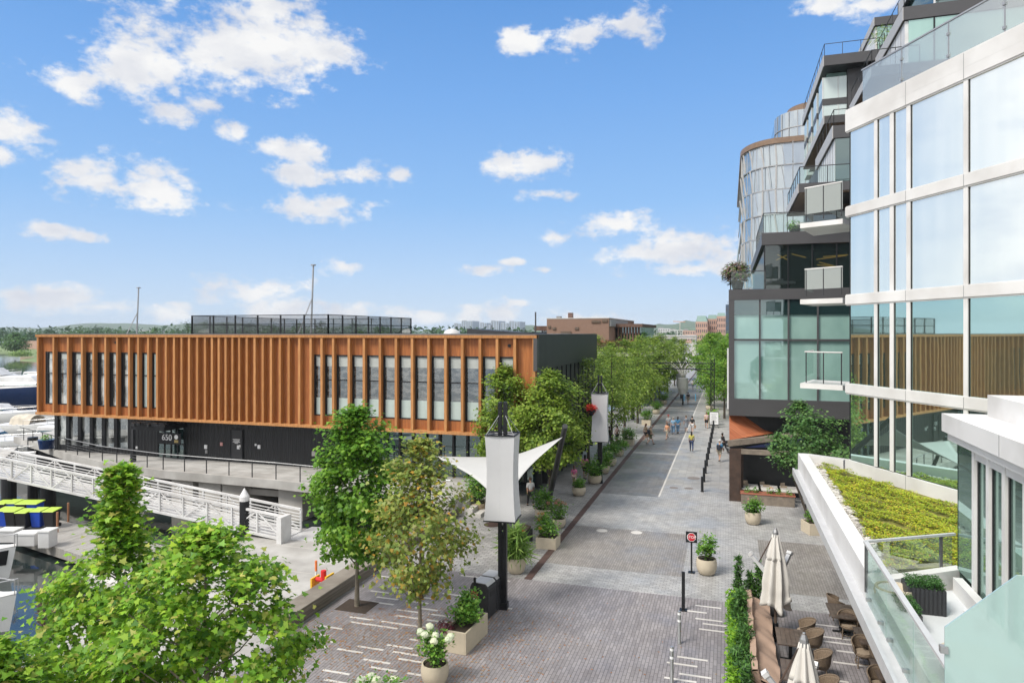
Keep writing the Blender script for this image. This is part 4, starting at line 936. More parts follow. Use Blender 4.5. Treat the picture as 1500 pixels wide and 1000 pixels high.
for (x, y, h, r_, s_, lb_) in ((3.6,38.6,7.0,1.9,61,'dark green tree in the gap between the dark building and the white building'),(2.7,41.0,4.8,1.45,62,'small low dark green tree in front of the restaurant patio')):
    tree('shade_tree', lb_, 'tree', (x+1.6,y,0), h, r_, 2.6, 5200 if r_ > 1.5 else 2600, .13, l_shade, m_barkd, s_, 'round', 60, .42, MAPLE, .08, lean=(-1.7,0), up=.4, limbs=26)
for k, (px, py, z, n_, lm_, s_) in enumerate(((1078,400,13.3,900,l_rost,1),(1295,52,34.1,300,l_row,2),(1162,330,17.1,160,l_bush,3))):
    q = PY(px, py, (47.2,64,49)[k]); rng = np.random.default_rng(s_); w_ = (1.0,1.1,.5)[k]
    o = thing('terrace_shrub', ['large smoky plum and green shrub hanging over the dark building terrace corner','palm like shrub on the top roof terrace','low green plant behind the second terrace railing'][k], 'shrub', (q.x,q.y,z), world=True)
    foliage('foliage', blob(rng, n_, (q.x,q.y,q.z), (w_,.8,w_*.85)), (.17,.4,.15)[k], lm_, o, MAPLE if k == 0 else (BLADE if k == 1 else DIA), s_, .4)
    g = MB(); g.lathe([(.3,0),(.42,.5),(.36,.5),(.3,.42)], (q.x+.1,q.y+.1,z), 14); g.tube((q.x+.1,q.y+.1,z+.3), (q.x,q.y,q.z+.2), .05); build(g, 'planter', m_dgrey, o)
# ================= planters =================
def planter(kind, label, loc, pr=.45, ph=.75, fr=.7, fh=.8, lm=None, n=700, sz=.12, flowers=None, rz=0, mat=None, seed=1, fdx=(0,0), tpl=DIA, grp=None):
    lm = lm or l_bush; o = thing('planter', label, 'planter', loc, rz, grp); rng = np.random.default_rng(seed); g = MB()
    if kind == 'bowl':
        g.lathe([(pr*.6,0),(pr*.82,.08),(pr*.98,ph*.45),(pr,ph*.75),(pr*.93,ph),(pr*.84,ph),(pr*.84,ph-.1)], (0,0,0), 26); build(g, 'pot', mat or m_pot, o, smooth=True)
        g = MB(); g.lathe([(.01,ph-.09),(pr*.84,ph-.085)], (0,0,0), 20); build(g, 'soil', m_soil, o)
    else:
        w, l = (pr, pr) if kind == 'square' else (pr*.62, pr*1.35)
        for a, b_, c_, d_ in ((-w,-l,-w+.06,l),(w-.06,-l,w,l),(-w+.06,-l,w-.06,-l+.06),(-w+.06,l-.06,w-.06,l)): g.box(a,b_,0,c_,d_,ph)
        build(g, 'pot', mat or m_pot, o, bevel=.012); g = MB(); g.box(-w+.06,-l+.06,.1,w-.06,l-.06,ph-.06); build(g, 'soil', m_soil, o)
    cs = blob(rng, 26, (fdx[0],fdx[1],ph+fh*.5), (fr*.72, fr*.72*(1.3 if kind == 'rect' else 1), fh*.5), .2); cs[:,2] = np.maximum(cs[:,2], ph-.05)
    per = n//26; c = np.repeat(cs, per, 0)+rng.normal(size=(26*per,3))*np.array([.16,.16,.13])*fr/.7
    c = c[c[:,2] > ph-.12]
    foliage('foliage', c, sz, lm, o, tpl, seed, .45 if tpl is not BLADE else .1)
    g = MB()
    for i in range(10): q = cs[i*2]; g.tube((q[0]*.2,q[1]*.2,ph-.1), tuple(q), .012, .005, 5)
    build(g, 'stem', m_barkd, o)
    if flowers:
        fm, nf, fs_ = flowers[:3]; top = cs[np.argsort(-cs[:,2])][:max(nf, 4)]
        for i in range(nf):
            q = top[i % len(top)]+rng.normal(size=3)*.09; d = np.array(q)-np.array([0,0,ph+fh*.3]); q = q+d/np.linalg.norm(d)*.16
            if fs_ > .1 and fm is f_white:
                fb = MB(); fb.ball(tuple(q), fs_*.95, 9, 1, 1, .82); fb.v = [tuple(np.array(v)+rng.normal(size=3)*fs_*.09) for v in fb.v]; build(fb, 'flower_head', fm, o)
            else: foliage('flower', blob(rng, 90, q, (fs_,fs_,fs_*.8), .8), fs_*.5, fm, o, DIA, seed+i, .5)
    return o
def at(px, py): q = Pz(px, py); return (q.x, q.y, 0)
planter('bowl', 'round cast stone bowl with white hydrangeas in front of the thin maple', at(637,1000), .42, .62, .62, .9, l_bush, 900, .12, (f_white,11,.12), seed=2)
planter('bowl', 'hydrangea tub with the largest white flower heads at the bottom edge', at(560,1078), .5, .62, .9, .72, l_bush, 1100, .12, (f_white,13,.14), seed=3)
planter('rect', 'long rectangular cast stone trough of leafy plants beside the black bins', at(683,940), .66, .72, .62, .95, l_bush, 1500, .13, None, R(-4), seed=4)
o = thing('burgundy_plant', 'burgundy trailing plant spilling over the front end of the stone trough', 'plant', (at(668,940)[0],at(668,940)[1]-.35,.7))
foliage('foliage', blob(np.random.default_rng(1), 260, (-.15,-.25,.08), (.35,.25,.18)), .09, l_pur, o, DIA, 1, .4)
planter('bowl', 'stone bowl of tall green grass right of the black mast', at(756,838), .43, .68, .6, 1.1, l_grs, 1400, .55, None, seed=5, tpl=BLADE)
planter('bowl', 'worn brown pot with a big leafy bush at the end of the timber bench wall', at(700,748), .5, .5, .85, 1.7, l_bush, 1500, .15, (f_white,3,.05), mat=m_potb, seed=6)
planter('square', 'square stone planter of orange and pink flowers at the kerb strip', at(803,800), .5, .55, .75, 1.1, l_bush, 1300, .11, (f_org,7,.08), seed=7)
planter('bowl', 'stone bowl with dark shrub behind the leaning pole foot', at(795,760), .45, .6, .65, 1.1, l_bush, 900, .13, None, seed=8)
planter('bowl', 'bowl with pink flowers behind the orange flower planter', at(818,772), .4, .5, .65, .95, l_bush, 900, .11, (f_pink,7,.09), seed=9)
planter('bowl', 'small tan bowl planter in front of the two people in pink', at(848,725), .45, .55, .5, .65, l_bush, 600, .12, None, seed=10)
planter('bowl', 'round stone bowl with a loose green shrub right of the stop sign', at(1035,840), .44, .68, .5, .95, l_bush, 750, .13, None, seed=11)
planter('bowl', 'round stone bowl of bright green plants in front of the restaurant patio', at(1103,767), .43, .68, .6, .62, l_bush, 800, .13, (f_pink,1,.05), seed=12)
planter('square', 'square stone planter half hidden by the canopy edge', at(1193,780), .5, .6, .5, .5, l_bush, 600, .12, None, R(20), seed=13)
m_seam = M('seam', (.5,.5,.5), .7)
pl = [(884,708,.5,'beside the foot of the second lantern mast'),(897,693,.45,'beyond the second lantern mast, white flowered'),(908,682,.5,'in front of the seated people'),(918,668,.45,'at the kerb near the walking pair'),(936,652,.5,'in a tan box left of the walking pair'),(955,622,.5,'in the shade beyond the walking pair'),(968,606,.5,'dark, left of the group in blue'),(978,592,.5,'far one where the kerb narrows')]
for i, (px, py, r_, lb_) in enumerate(pl):
    q = at(px-6, py); planter('square' if i in (4,5) else 'bowl', 'promenade planter '+lb_, (min(q[0],-8.9),q[1],0), r_, .6, .85, 1.05, l_bush, 900, .16, (f_white,5,.07) if i == 1 else None, seed=20+i, grp='planters lining the promenade kerb')
for i, (px, py) in enumerate(((1040,622),(1036,600))):
    q = at(px, py); planter('bowl', ['lime green planter shrub at the foot of the gantry mast','tall climbing plant beside the gantry mast'][i], (q[0]+.3,q[1],0), .5, .6, .8, 1.2+i*1.4, l_lime if not i else l_bright, 700, .2, None, seed=40+i)
# ================= street furniture =================
def lantern(label, x, y, top=7.8, zt=6.6, zb=3.4, w=.56):
    o = thing('lantern_mast', label, 'lamp mast', (x,y,0), R(6), 'white fabric lantern masts'); g = MB()
    g.box(-.16,-.12,0,-.04,.12,top); g.box(.04,-.12,0,.16,.12,top)
    g.box(-.2,-.16,0,.2,.16,.25); g.box(-.15,-.1,.25,.15,.1,2.9)
    for k in range(5): g.box(-.039,-.08,3.0+k*.95,.039,.08,3.15+k*.95)
    build(g, 'mast', m_black, o)
    def sh(u, v):
        z = zb+(zt-zb)*v; e = w*(1-.13*math.sin(math.pi*v))*(1+.06*(1-v)); q = (u*4) % 4; k = int(q) % 4; f = q-int(q) if u < 1 else 0
        cn = [(-e,-e),(e,-e),(e,e),(-e,e)]; a, b_ = cn[k], cn[(k+1) % 4]; s_ = 1-.05*math.sin(math.pi*f)
        return ((a[0]+(b_[0]-a[0])*f)*s_, (a[1]+(b_[1]-a[1])*f)*s_, z)
    g = MB(); g.grid(sh, 32, 12); build(g, 'fabric_shade', m_lamp, o, solid=.01)
    for sx1, sy1 in ((0,-1),(1,0),(-1,0)):
        g = MB(); g.path([(sx1*w*(1-.13*math.sin(math.pi*v))*(1+.06*(1-v))*.955*1.0+(.0 if sx1 else .0), sy1*w*(1-.13*math.sin(math.pi*v))*(1+.06*(1-v))*.955, zb+(zt-zb)*v) for v in [i/10 for i in range(11)]], .006, 4); build(g, 'seam', m_seam, o)
    for z in (zb, zt):
        g = MB(); e = w*(1.06 if z == zb else 1)
        for a, b_ in (((-e,-e),(e,-e)),((e,-e),(e,e)),((e,e),(-e,e)),((-e,e),(-e,-e))): g.bar((*a,z),(*b_,z),.05,.04)
        g.bar((-e,-e,z),(e,e,z),.03,.03); g.bar((-e,e,z),(e,-e,z),.03,.03); build(g, 'frame', m_black, o)
    for a in (-1,1):
        for b_ in (-1,1): g = MB(); g.tube((a*w*.95,b_*w*.95,zt), (a*.1,b_*.08,zt+.75), .015, n=5); build(g, 'stay_rod', m_steel, o)
    return o
lantern('tall black mast with white fabric lantern in front of the white sail', -8.2, 24.7, 7.85, 6.65, 3.45)
lantern('second black mast with narrower white fabric lantern beside the kerb strip further up', -8.55, 47.3, 7.5, 6.3, 2.95)
lantern('tiny far white lantern mast above the gantry among the trees', -3.0, 120, 7.8, 7.4, 4.4, .9)
# sail
sl = thing('shade_sail', 'white stretched fabric shade sail with long pointed corners behind the tall lantern', 'shade sail', (-10,33,0), world=True)
c0, c1, c2, c3 = PD(636,668,36), PD(824,640,34), PD(735,738,30.5), PD(752,668,40)
def sag(a, b_, f, k=.2): p = a.lerp(b_, f); ctr = (c0+c1+c2+c3)/4; return p.lerp(ctr, k*math.sin(math.pi*f))
def sail(u, v):
    # Coons patch: c0->c3 bottom/top edges
    e = sag(c0, c2, u, .15)*(1-v)+sag(c3, c1, u, .15)*v; f = sag(c0, c3, v, .15)*(1-u)+sag(c2, c1, v, .15)*u
    bl = (c0*(1-u)+c2*u)*(1-v)+(c3*(1-u)+c1*u)*v; return e+f-bl
g = MB(); g.grid(sail, 24, 24); build(g, 'fabric', m_sail, sl, smooth=True, solid=.015)
def post(p0, p1, r): g = MB(); g.tube(p0, p1, r, r*.8, 12); g.lathe([(r*2,0),(r*2,.05)], (p0[0],p0[1],p0[2]), 14); return build(g, 'post', m_black2, sl, smooth=True)
b0 = Pz(802,742); post(b0, c1+Vector((.12,.05,.55)), .17)
b2 = Pz(738,822); post((b2.x-.3,b2.y+1.6,0), c2+Vector((0,.4,.3)), .1)
b3 = Pz(706,712); post((b3.x,b3.y,0), PD(701,655,44), .15)
q = c0+Vector((-.3,.2,.2)); post((q.x-.8,q.y+1.5,1.0), q, .13)
# stop sign
q = at(1013,838); st = thing('stop_sign', 'black square sign with red STOP octagon on a black post beside a stone bowl', 'stop sign', q)
g = MB(); g.box(-.035,-.035,0,.035,.035,1.75); g.box(-.14,-.14,0,.14,.14,.03); build(g, 'post', m_black, st)
g = MB(); g.box(-.24,-.05,1.32,.24,-.036,1.8); build(g, 'plate', m_black, st)
g = MB(); g.prism([(.195*math.cos(R(22.5+45*i)),-.052,1.56+.195*math.sin(R(22.5+45*i))) for i in range(8)], (0,-.006,0)); build(g, 'octagon', flatm('sign_white_rim', (.75,.75,.75)), st)
g = MB(); g.prism([(.175*math.cos(R(22.5+45*i)),-.059,1.56+.175*math.sin(R(22.5+45*i))) for i in range(8)], (0,-.004,0)); build(g, 'octagon_face', flatm('sign_red', (.5,.015,.03)), st)
text('STOP', .165, (0,-.066,1.56), m_sign, st, 'lettering', ext=.002)
# bollards
def bollard(label, loc, h=1.0, r=.055, m=None, band=False, grp=None, sq=False):
    o = thing('bollard', label, 'bollard', loc, 0, grp); g = MB()
    if sq: g.box(-r,-r*.7,0,r,r*.7,h); g.box(-.14,-.14,0,.14,.14,.025)
    else: g.lathe([(r*1.3,0),(r*1.3,.03),(r,.05),(r,h-.03),(r*.8,h)], (0,0,0), 14)
    build(g, 'shaft', m or m_black, o, smooth=not sq)
    if band:
        for z in (h-.12, h-.36): g = MB(); g.lathe([(r*1.04,z),(r*1.04,z+.07)], (0,0,0), 14); build(g, 'reflective_band', m_sign, o)
    return o
Zs = [45,48,50.9,53.8,56.6,59.4,62.3,65.2,68,71,74,77,80]
b0 = None
for i, z in enumerate(Zs):
    y = 1.04*z; lb_ = 'nearest of the black bollards in the long line right of the pale walk' if i == 0 else 'black bollard in the identical line receding up the right side of the street'
    if b0 is None: b0 = bollard(lb_, (-1.65,y,0), 1.0, .085, grp='black bollards in a line')
    else: dup(b0, (-1.65+.004*(y-47),y,0), label=lb_)
bollard('tall flat black post at the edge of the dark paving left of the hedge', at(1001,893), 1.45, .06, sq=True)
s0 = bollard('steel bollard with two white bands just below the tall flat black post', at(995,942), 1.1, .055, m_steel, True, 'steel bollards beside the plaza')
dup(s0, at(984,1000), label='steel bollard with two white bands at the bottom edge of the photo')
bollard('short black post beside the square planter under the canopy edge', at(1180,757), .75, .05)
bollard('black short post in front of the restaurant planter box', at(1094,728), .55, .05)
for i, px in enumerate((1002,1019)): bollard(['left one','right one'][i]+' of two thin blue posts far up the street', at(px,587), 1.1, .09, flatm('blue_paint', (.08,.25,.4)), grp='blue posts in the far street')
# bins
tb = thing('waste_bins', 'pair of black waste bins joined side by side behind the stone trough', 'waste bin', at(708,900), R(-6)); 
for i, y in enumerate((0,.78)):
    g = MB(); g.prism([(-.38,y-.35,.06),(.38,y-.35,.06),(.38,y-.35,1.12),(.25,y-.35,1.28),(-.3,y-.35,1.28),(-.38,y-.35,1.1)], (0,.72,0)); o = build(g, 'bin_body', m_black2, tb, bevel=.02)
    g = MB(); g.prism([(-.28,y-.33,1.285),(.24,y-.33,1.285),(.34,y-.33,1.20),(.34,y-.33,1.215),(.24,y-.33,1.305),(-.28,y-.33,1.305)], (0,.66,0)); build(g, 'steel_top', m_alum, o)
    g = MB(); g.box(.381,y-.22,.8,.39,y+.22,.98); build(g, 'slot', m_black, o)
g = MB(); g.box(-.2,-.42,.1,-.12,-.36,1.5); build(g, 'info_post', m_black, tb); g = MB(); g.box(-.3,-.44,.62,-.02,-.425,1.0); build(g, 'red_notice', flatm('red_sign', (.45,.03,.05)), tb)
g = MB(); g.box(-.27,-.447,.72,-.05,-.441,.76); g.box(-.27,-.447,.84,-.05,-.441,.88); build(g, 'notice_text', m_sign, tb)
# bench by the planters
bn = thing('curved_timber_bench', 'curved slatted dark timber bench behind the flower planters', 'bench', at(771,797), R(68))
def bs(u, v): a = u*1.5-.75; return (1.5*math.sin(a)*.55, .55*v+.35*math.cos(a)*.6, .46+.25*u*u+.05*math.sin(v*3))
g = MB(); g.grid(bs, 12, 6); build(g, 'seat', m_benchw, bn, solid=.06)
g = MB()
for k in range(9): u = k/8; p = Vector(bs(u, 0)); g.bar(p+Vector((0,0,.05)), Vector(bs(u,1))+Vector((0,0,.06)), .04, .03)
build(g, 'slats', m_beam, bn)
for x in (-.65,.6): g = MB(); g.box(x-.05,.1,0,x+.05,.7,.44 if x < 0 else .62); build(g, 'leg', m_black2, bn)
o = thing('red_flower', 'single red bloom above the grass bowl beside the curved bench', 'flower', at(764,812)); foliage('petals', blob(np.random.default_rng(3),70,(0,0,1.1),(.12,.12,.1)), .09, f_red, o, DIA, 2); build(MB().tube((0,0,0),(0,0,1.05),.012,n=5), 'stem', m_barkd, o)
o = thing('flower_basket', 'hanging basket of red flowers left of the second lantern', 'flower basket', PD(866,598,47)); foliage('petals', blob(np.random.default_rng(4),420,(0,0,0),(.42,.35,.32)), .12, f_red, o, DIA, 2); build(MB().lathe([(.1,-.5),(.3,-.2),(.32,-.1)],(0,0,0),12), 'basket', m_black, o); build(MB().tube((0,0,.0),(0,0,.9),.01,n=5), 'chain', m_black, o)
# gantry
gt = thing('street_gantry', 'black truss gantry spanning the street on a lattice mast', 'gantry', (-1.8,83,0), world=True)
g = MB()
for a in (-.2,.2):
    for b_ in (-.2,.2): g.box(-1.75+a-.04,83+b_-.04,0,-1.75+a+.04,83+b_+.04,7.5)
for k in range(14): g.bar((-1.95,82.8,.3+k*.5),(-1.55,82.8,.3+(k+1)*.5),.05,.05); g.bar((-1.55,83.2,.3+k*.5),(-1.95,83.2,.3+(k+1)*.5),.05,.05)
build(g, 'mast', m_black, gt)
g = MB()
for z in (6.2,6.9):
    for y in (82.8,83.2): g.bar((-11,y,z),(-1.5,y,z),.09,.09)
for k in range(12): g.bar((-11+k*.8,82.8,6.2 if k % 2 else 6.9),(-10.2+k*.8,82.8,6.9 if k % 2 else 6.2),.05,.05)
build(g, 'truss_beam', m_black, gt); build(MB().tube((-1.8,83,5.6),(-4,83,6.2),.05), 'brace', m_black, gt)
build(MB().box(-11.2,82.8,0,-10.8,83.2,7), 'far_mast', m_black, gt)
for i, (x, y) in enumerate(((-6.3,102),(-7.2,112))):
    o = thing('string_light_tree', ['pale branching light frame hanging beyond the gantry','second pale branching light frame further beyond the gantry'][i], 'light frame', (x,y,0)); g = MB()
    rr2 = random.Random(i)
    for k in range(14): a = k*.449; g.path([(0,0,3.9),(1.0*math.cos(a),1.0*math.sin(a),5.3),(3.0*math.cos(a),3.0*math.sin(a),6.0+rr2.random()*.5)], [.06,.045,.02], 5)
    build(g, 'branch_frame', m_concl, o); build(MB().lathe([(.55,1.6),(.75,2.4),(.7,3.9),(.2,4.0)], (0,0,0), 14), 'fabric_drum', m_sail, o); build(MB().tube((0,0,0),(0,0,1.7),.12), 'pole', m_black, o)
q = at(1046,626); sb = thing('menu_board', 'white standing menu board with grey lines beside the bollards', 'board', q)
g = MB(); g.box(-.5,-.03,.25,.5,.03,1.75); build(g, 'frame', m_black2, sb); g = MB(); g.box(-.46,-.045,.35,.46,-.031,1.7); build(g, 'panel', m_sign, sb)
g = MB()
for k in range(7): g.box(-.3+.05*(k % 2),-.05,.6+k*.14,.3-.06*(k % 3),-.0455,.64+k*.14)
build(g, 'text_lines', m_grey, sb); build(MB().box(-.5,-.3,0,-.42,.3,.06).box(.42,-.3,0,.5,.3,.06).box(-.46,-.03,.06,-.42,.03,.25).box(.42,-.03,.06,.46,.03,.25), 'feet', m_black2, sb)
# ================= hedge, banquettes, umbrellas, tables =================
hg = thing('hedge', 'narrow hedge of lime shrubs and conifers along the cafe seating edge', 'hedge', (.25,20,0), world=True)
build(MB().box(-.02,12,0,.55,27.3,.45), 'trough', m_dgrey, hg)
rng = np.random.default_rng(8); P_ = np.stack([.0+rng.random(9000)*.62, 12+rng.random(9000)*15.2, rng.random(9000)], 1)
P_[:,2] = .3+P_[:,2]*(.75+.12*np.sin(P_[:,1]*2.3)+.1*np.sin(P_[:,1]*5.1)); P_[:,0] += .07*np.sin(P_[:,1]*3.7)
lim = (P_[:,0] < .22+.12*np.sin(P_[:,1]*1.7))
foliage('lime_foliage', P_[lim], .13, l_lime, hg, DIA, 1, .4); Q = P_[~lim]; Q[:,2] += .1
foliage('conifer_foliage', np.concatenate([Q, Q+rng.normal(size=Q.shape)*.05]), .17, l_fir, hg, BLADE*np.array([4,1,1]), 2, .25)
for i, (x, y, h_) in enumerate(((.35,27.1,1.75),(1.1,27.5,1.5),(.8,27.4,1.1),(1.5,27.4,1.0),(.4,24.6,1.3))):
    o = thing('conifer_shrub', ['upright dark conifer at the far corner of the hedge','second upright conifer right of the hedge corner','low conifer between the two upright ones','low conifer at the top of the banquette','bushy conifer rising above the middle of the hedge'][i], 'shrub', (x,y,.3))
    n_ = 420; tt = rng.random(n_); a_ = rng.random(n_)*6.28; r_ = .26*(1-tt*.8)*rng.random(n_)**.5
    foliage('foliage', np.stack([r_*np.cos(a_), r_*np.sin(a_), tt*h_], 1), .2, l_fir, o, BLADE*np.array([4,1,1]), i, .1); build(MB().tube((0,0,-.25),(0,0,h_*.8),.025,.01,6), 'stem', m_barkd, o)
build(MB().box(.56,27.0,0,1.9,27.45,.42), 'end_trough', m_dgrey, hg)
m_canv = M('tan_canvas', (.36,.25,.185), .85, var=.08, scale=2, bmp=.35)
for i, (y0, y1) in enumerate(((20.4,26.8),(12.5,19.7))):
    o = thing('covered_banquette', ['long seat covered in tan canvas beside the far umbrella','nearer tan canvas covered seat at the bottom edge'][i], 'outdoor seat', (1,(y0+y1)/2,0), world=True)
    def cs_(u, v):
        prof = [(.6,.02),(.62,.98),(.78,1.02),(.86,.72),(1.3,.55),(1.42,.5),(1.46,.03)]; q = v*6; k = min(5, int(q)); f = q-k; a, b_ = prof[k], prof[k+1]
        y = y0+(y1-y0)*u; w_ = .035*math.sin(u*23+v*4)+.03*math.sin(u*9+i)+.015*math.sin(u*51+v*13)
        return (a[0]+(b_[0]-a[0])*f+w_*.4, y, a[1]+(b_[1]-a[1])*f+w_*(1 if .1 < v < .95 else .2))
    g = MB(); g.grid(cs_, 60, 24); build(g, 'canvas_cover', m_canv, o, smooth=True, solid=.012)
    for yy in (y0+.02, y1-.04): g = MB(); g.prism([(.62,yy,.02),(.64,yy,.95),(.8,yy,.98),(.88,yy,.68),(1.42,yy,.47),(1.44,yy,.02)], (0,.02,0)); build(g, 'end_panel', m_canv, o)
hb = thing('heater_bench', 'white slotted low service unit between the two canvas covered seats', 'service unit', (1.3,20.0,0), world=True)
build(MB().box(.7,19.8,0,2.1,20.25,.62), 'case', m_white, hb, bevel=.01); build(MB().box(.85,19.92,.621,2.0,20.1,.63), 'slot', m_black, hb); build(MB().box(.7,20.26,0,2.3,20.6,.5), 'timber_shelf', m_beam, hb)
m_umb = M('umbrella_canvas', (.6,.575,.53), .85, var=.05, scale=3)
def umbrella(label, loc, seed, top=3.75):
    o = thing('closed_umbrella', label, 'umbrella', loc, R(seed*17), 'closed cafe umbrellas')
    def sh(u, v):
        a = u*2*math.pi; z = top-.25-v*2.35; r_ = .06+.40*v**.75+.02; r_ *= 1+.24*math.sin(a*8+v*1.5)*min(1, v*3)
        if v > .93: z -= .15*math.sin(a*4+seed)
        tl = 1-.12*max(0, math.sin(v*9)); return (r_*tl*math.cos(a), r_*tl*math.sin(a), z-.12*math.sin(a*3+seed)*v)
    g = MB(); g.grid(sh, 96, 22); build(g, 'canopy', m_umb, o, smooth=True, solid=.01)
    def sk(u, v): a = u*2*math.pi; r_ = .08+.17*v; r_ *= 1+.2*math.sin(a*8); return (r_*math.cos(a)*1.08, r_*math.sin(a)*1.08, top-.2-v*.85)
    g = MB(); g.grid(sk, 64, 8); build(g, 'top_flap', m_umb, o, smooth=True, solid=.01)
    build(MB().tube((0,0,0),(0,0,top),.045,n=10), 'pole', m_benchw, o); build(MB().box(-.38,-.38,0,.38,.38,.1).lathe([(.12,.1),(.09,.5)],(0,0,0),10), 'base', m_black, o)
    build(MB().lathe([(.11,top-.28),(.09,top-.12),(.03,top+.02)],(0,0,0),10), 'hub', m_steel, o)
    for a in (R(150),R(35)):
        d = Vector((math.cos(a),math.sin(a),0)); build(MB().tube(Vector((0,0,top-.1)), d*.55+Vector((0,0,top-1.25)), .022, n=6), 'strut', m_post, o)
        h = build(MB().bar(d*.3+Vector((0,0,top-1.6)), d*.78+Vector((0,0,top-1.05)), .14, .1), 'heater', m_alum, o); build(MB().bar(d*.79+Vector((0,0,top-1.04)), d*.86+Vector((0,0,top-.96)), .18, .14), 'heater_cap', m_white, h)
    return o
umbrella('closed cream umbrella standing alone right of the hedge', (1.55,25.2,0), 1); umbrella('closed cream umbrella at the bottom edge near the second canvas seat', (1.62,16.6,0), 2); umbrella('closed cream umbrella seen through the terrace railing glass', (4.05,16.6,0), 3, 3.5)
m_wick = M('wicker', (.17,.125,.085), .8, var=.35, scale=40, bmp=.5, obj=True); m_cush = flatm('seat_cushion', (.33,.26,.19))
m_ttop = M('dark_table_boards', (.10,.075,.06), .45, var=.3, scale=4, obj=True)
def chair(label, loc, rz, like=None):
    if like: return dup(like, loc, rz, label)
    o = thing('wicker_chair', label, 'chair', loc, rz, 'round backed wicker chairs')
    build(MB().lathe([(.02,.36),(.25,.37),(.28,.42),(.27,.45)],(0,0,0),18), 'seat', m_wick, o, smooth=True); build(MB().lathe([(.01,.455),(.24,.455),(.24,.49),(.01,.5)],(0,0,0),16), 'cushion', m_cush, o, smooth=True)
    def bk(u, v): a = R(-30)+u*R(240); r_ = .28+.06*v; e = math.sin(u*math.pi); return (r_*math.cos(a), r_*math.sin(a), .44+v*(.22+.2*e))
    build(MB().grid(bk, 26, 5), 'backrest', m_wick, o, solid=.02, smooth=True)
    g = MB(); g.path([bk(i/20,1.03) for i in range(21)], .022, 6); build(g, 'rim', m_wick, o, smooth=True)
    for k in range(4): a = R(45+90*k); build(MB().tube((.24*math.cos(a),.24*math.sin(a),.4),(.27*math.cos(a),.27*math.sin(a),0),.018,n=7), 'leg', m_wick, o)
    g = MB(); g.path([(.25*math.cos(R(i*30)),.25*math.sin(R(i*30)),.16) for i in range(13)], .01, 5); build(g, 'stretcher', m_wick, o)
    return o
def table(label, loc, rz=0, w=.85, l=1.3, like=None):
    if like: return dup(like, loc, rz, label)
    o = thing('cafe_table', label, 'table', loc, rz, 'dark topped cafe tables'); g = MB()
    for k in range(6): g.box(-w/2+k*w/6,-l/2,.71,-w/2+(k+1)*w/6-.008,l/2,.75)
    build(g, 'tabletop', m_ttop, o); build(MB().box(-.05,-.05,.04,.05,.05,.71), 'pedestal', m_black, o); build(MB().box(-.3,-.04,0,.3,.04,.05).box(-.04,-.35,0,.04,.35,.049), 'foot', m_black, o); return o
c0_ = chair('round wicker chair nearest the far umbrella, right of the first table', (2.45,24.9,0), R(-90)); 
chair('round wicker chair second from the far umbrella in the row beside the canvas seat', (2.6,24.1,0), R(-90), c0_); chair('round wicker chair third in the row, beside the first table near corner', (2.65,22.6,0), R(-95), c0_); chair('round wicker chair nearest the bottom in the row beside the canvas seat', (2.6,20.9,0), R(-88), c0_)
t0 = table('dark table between the far umbrella and the wicker chairs', (1.9,23.6,0)); table('dark table beside the lower wicker chair by the canvas seat', (1.9,21.3,0), like=t0)
def pt(px, py, z): q = Pz(px, py, z); return (q.x, q.y, 0)
tt_ = [(1247,888,.75,'farthest dark table showing beside the canopy edge'),(1290,925,.75,'middle dark table partly covered by the canopy edge'),(1318,975,.75,'nearest dark table partly covered by the canopy edge')]
for px, py, z, lb_ in tt_: table(lb_, pt(px-14,py+6,z), R(2), like=t0)
for px, py, rz, lb_ in ((1226,888,100,'wicker chair facing the farthest table beside the canopy edge'),(1243,915,-10,'small wicker chair in front of the farthest table'),(1266,915,170,'wicker chair at the far side of the middle table'),(1265,955,0,'wicker chair at the near side of the middle table'),(1290,962,170,'wicker chair at the far side of the nearest table'),(1290,1003,0,'wicker chair cut by the bottom edge at the nearest table')):
    chair(lb_, pt(px,py,.45), R(rz), c0_)
# restaurant patio furniture
tw = None
for j, (z_, y) in enumerate(((0,46.2),(0,45.9))): pass
for i in range(6):
    x = 1.3+(i % 3)*1.15; y = 45.3+(i//3)*.9
    lb_ = 'light topped patio table, %s, %s row under the timber beam' % (['left','middle','right'][i % 3], ['front','back'][i//3])
    if tw is None:
        tw = thing('patio_table', lb_, 'table', (x,y,0), 0, 'pale patio tables'); build(MB().box(-.5,-.35,.72,.5,.35,.76), 'tabletop', m_concl, tw); build(MB().box(-.05,-.05,.0,.05,.05,.72).box(-.3,-.3,0,.3,.3,.03), 'pedestal', m_black, tw)
        pc = thing('patio_chair', 'tan patio chair at the left end of the front row', 'chair', (x,y-.0,0)); build(MB().box(-.2,-.2,.42,.2,.2,.47), 'seat', m_cush, pc); build(MB().box(-.2,.17,.47,.2,.21,.9), 'backrest', m_cush, pc)
        for a in (-1,1):
            for b_ in (-1,1): build(MB().box(a*.18-.02,b_*.18-.02,0,a*.18+.02,b_*.18+.02,.42), 'leg', m_black, pc)
        pc['group'] = 'tan patio chairs'; pc.location = (x-.25,y+.5,0)
    else: dup(tw, (x,y,0), 0, lb_)
    if i: dup(pc, (x-.25+.1*(i % 2),y+.5,0), R(i*7), 'tan patio chair behind the %s %s table of the patio' % (['left','middle','right'][i % 3], ['front','back'][i//3]))
bxp = thing('patio_planter_box', 'long timber planter box with small green plants in front of the patio', 'planter box', (2.3,44.5,0)); build(MB().box(-1.55,-.28,0,1.5,.28,.62), 'box', m_beam, bxp, bevel=.01); build(MB().box(-1.6,-.32,.62,1.55,-.22,.7).box(-1.6,.22,.62,1.55,.32,.7), 'rim', flatm('red_timber', (.35,.12,.07)), bxp)
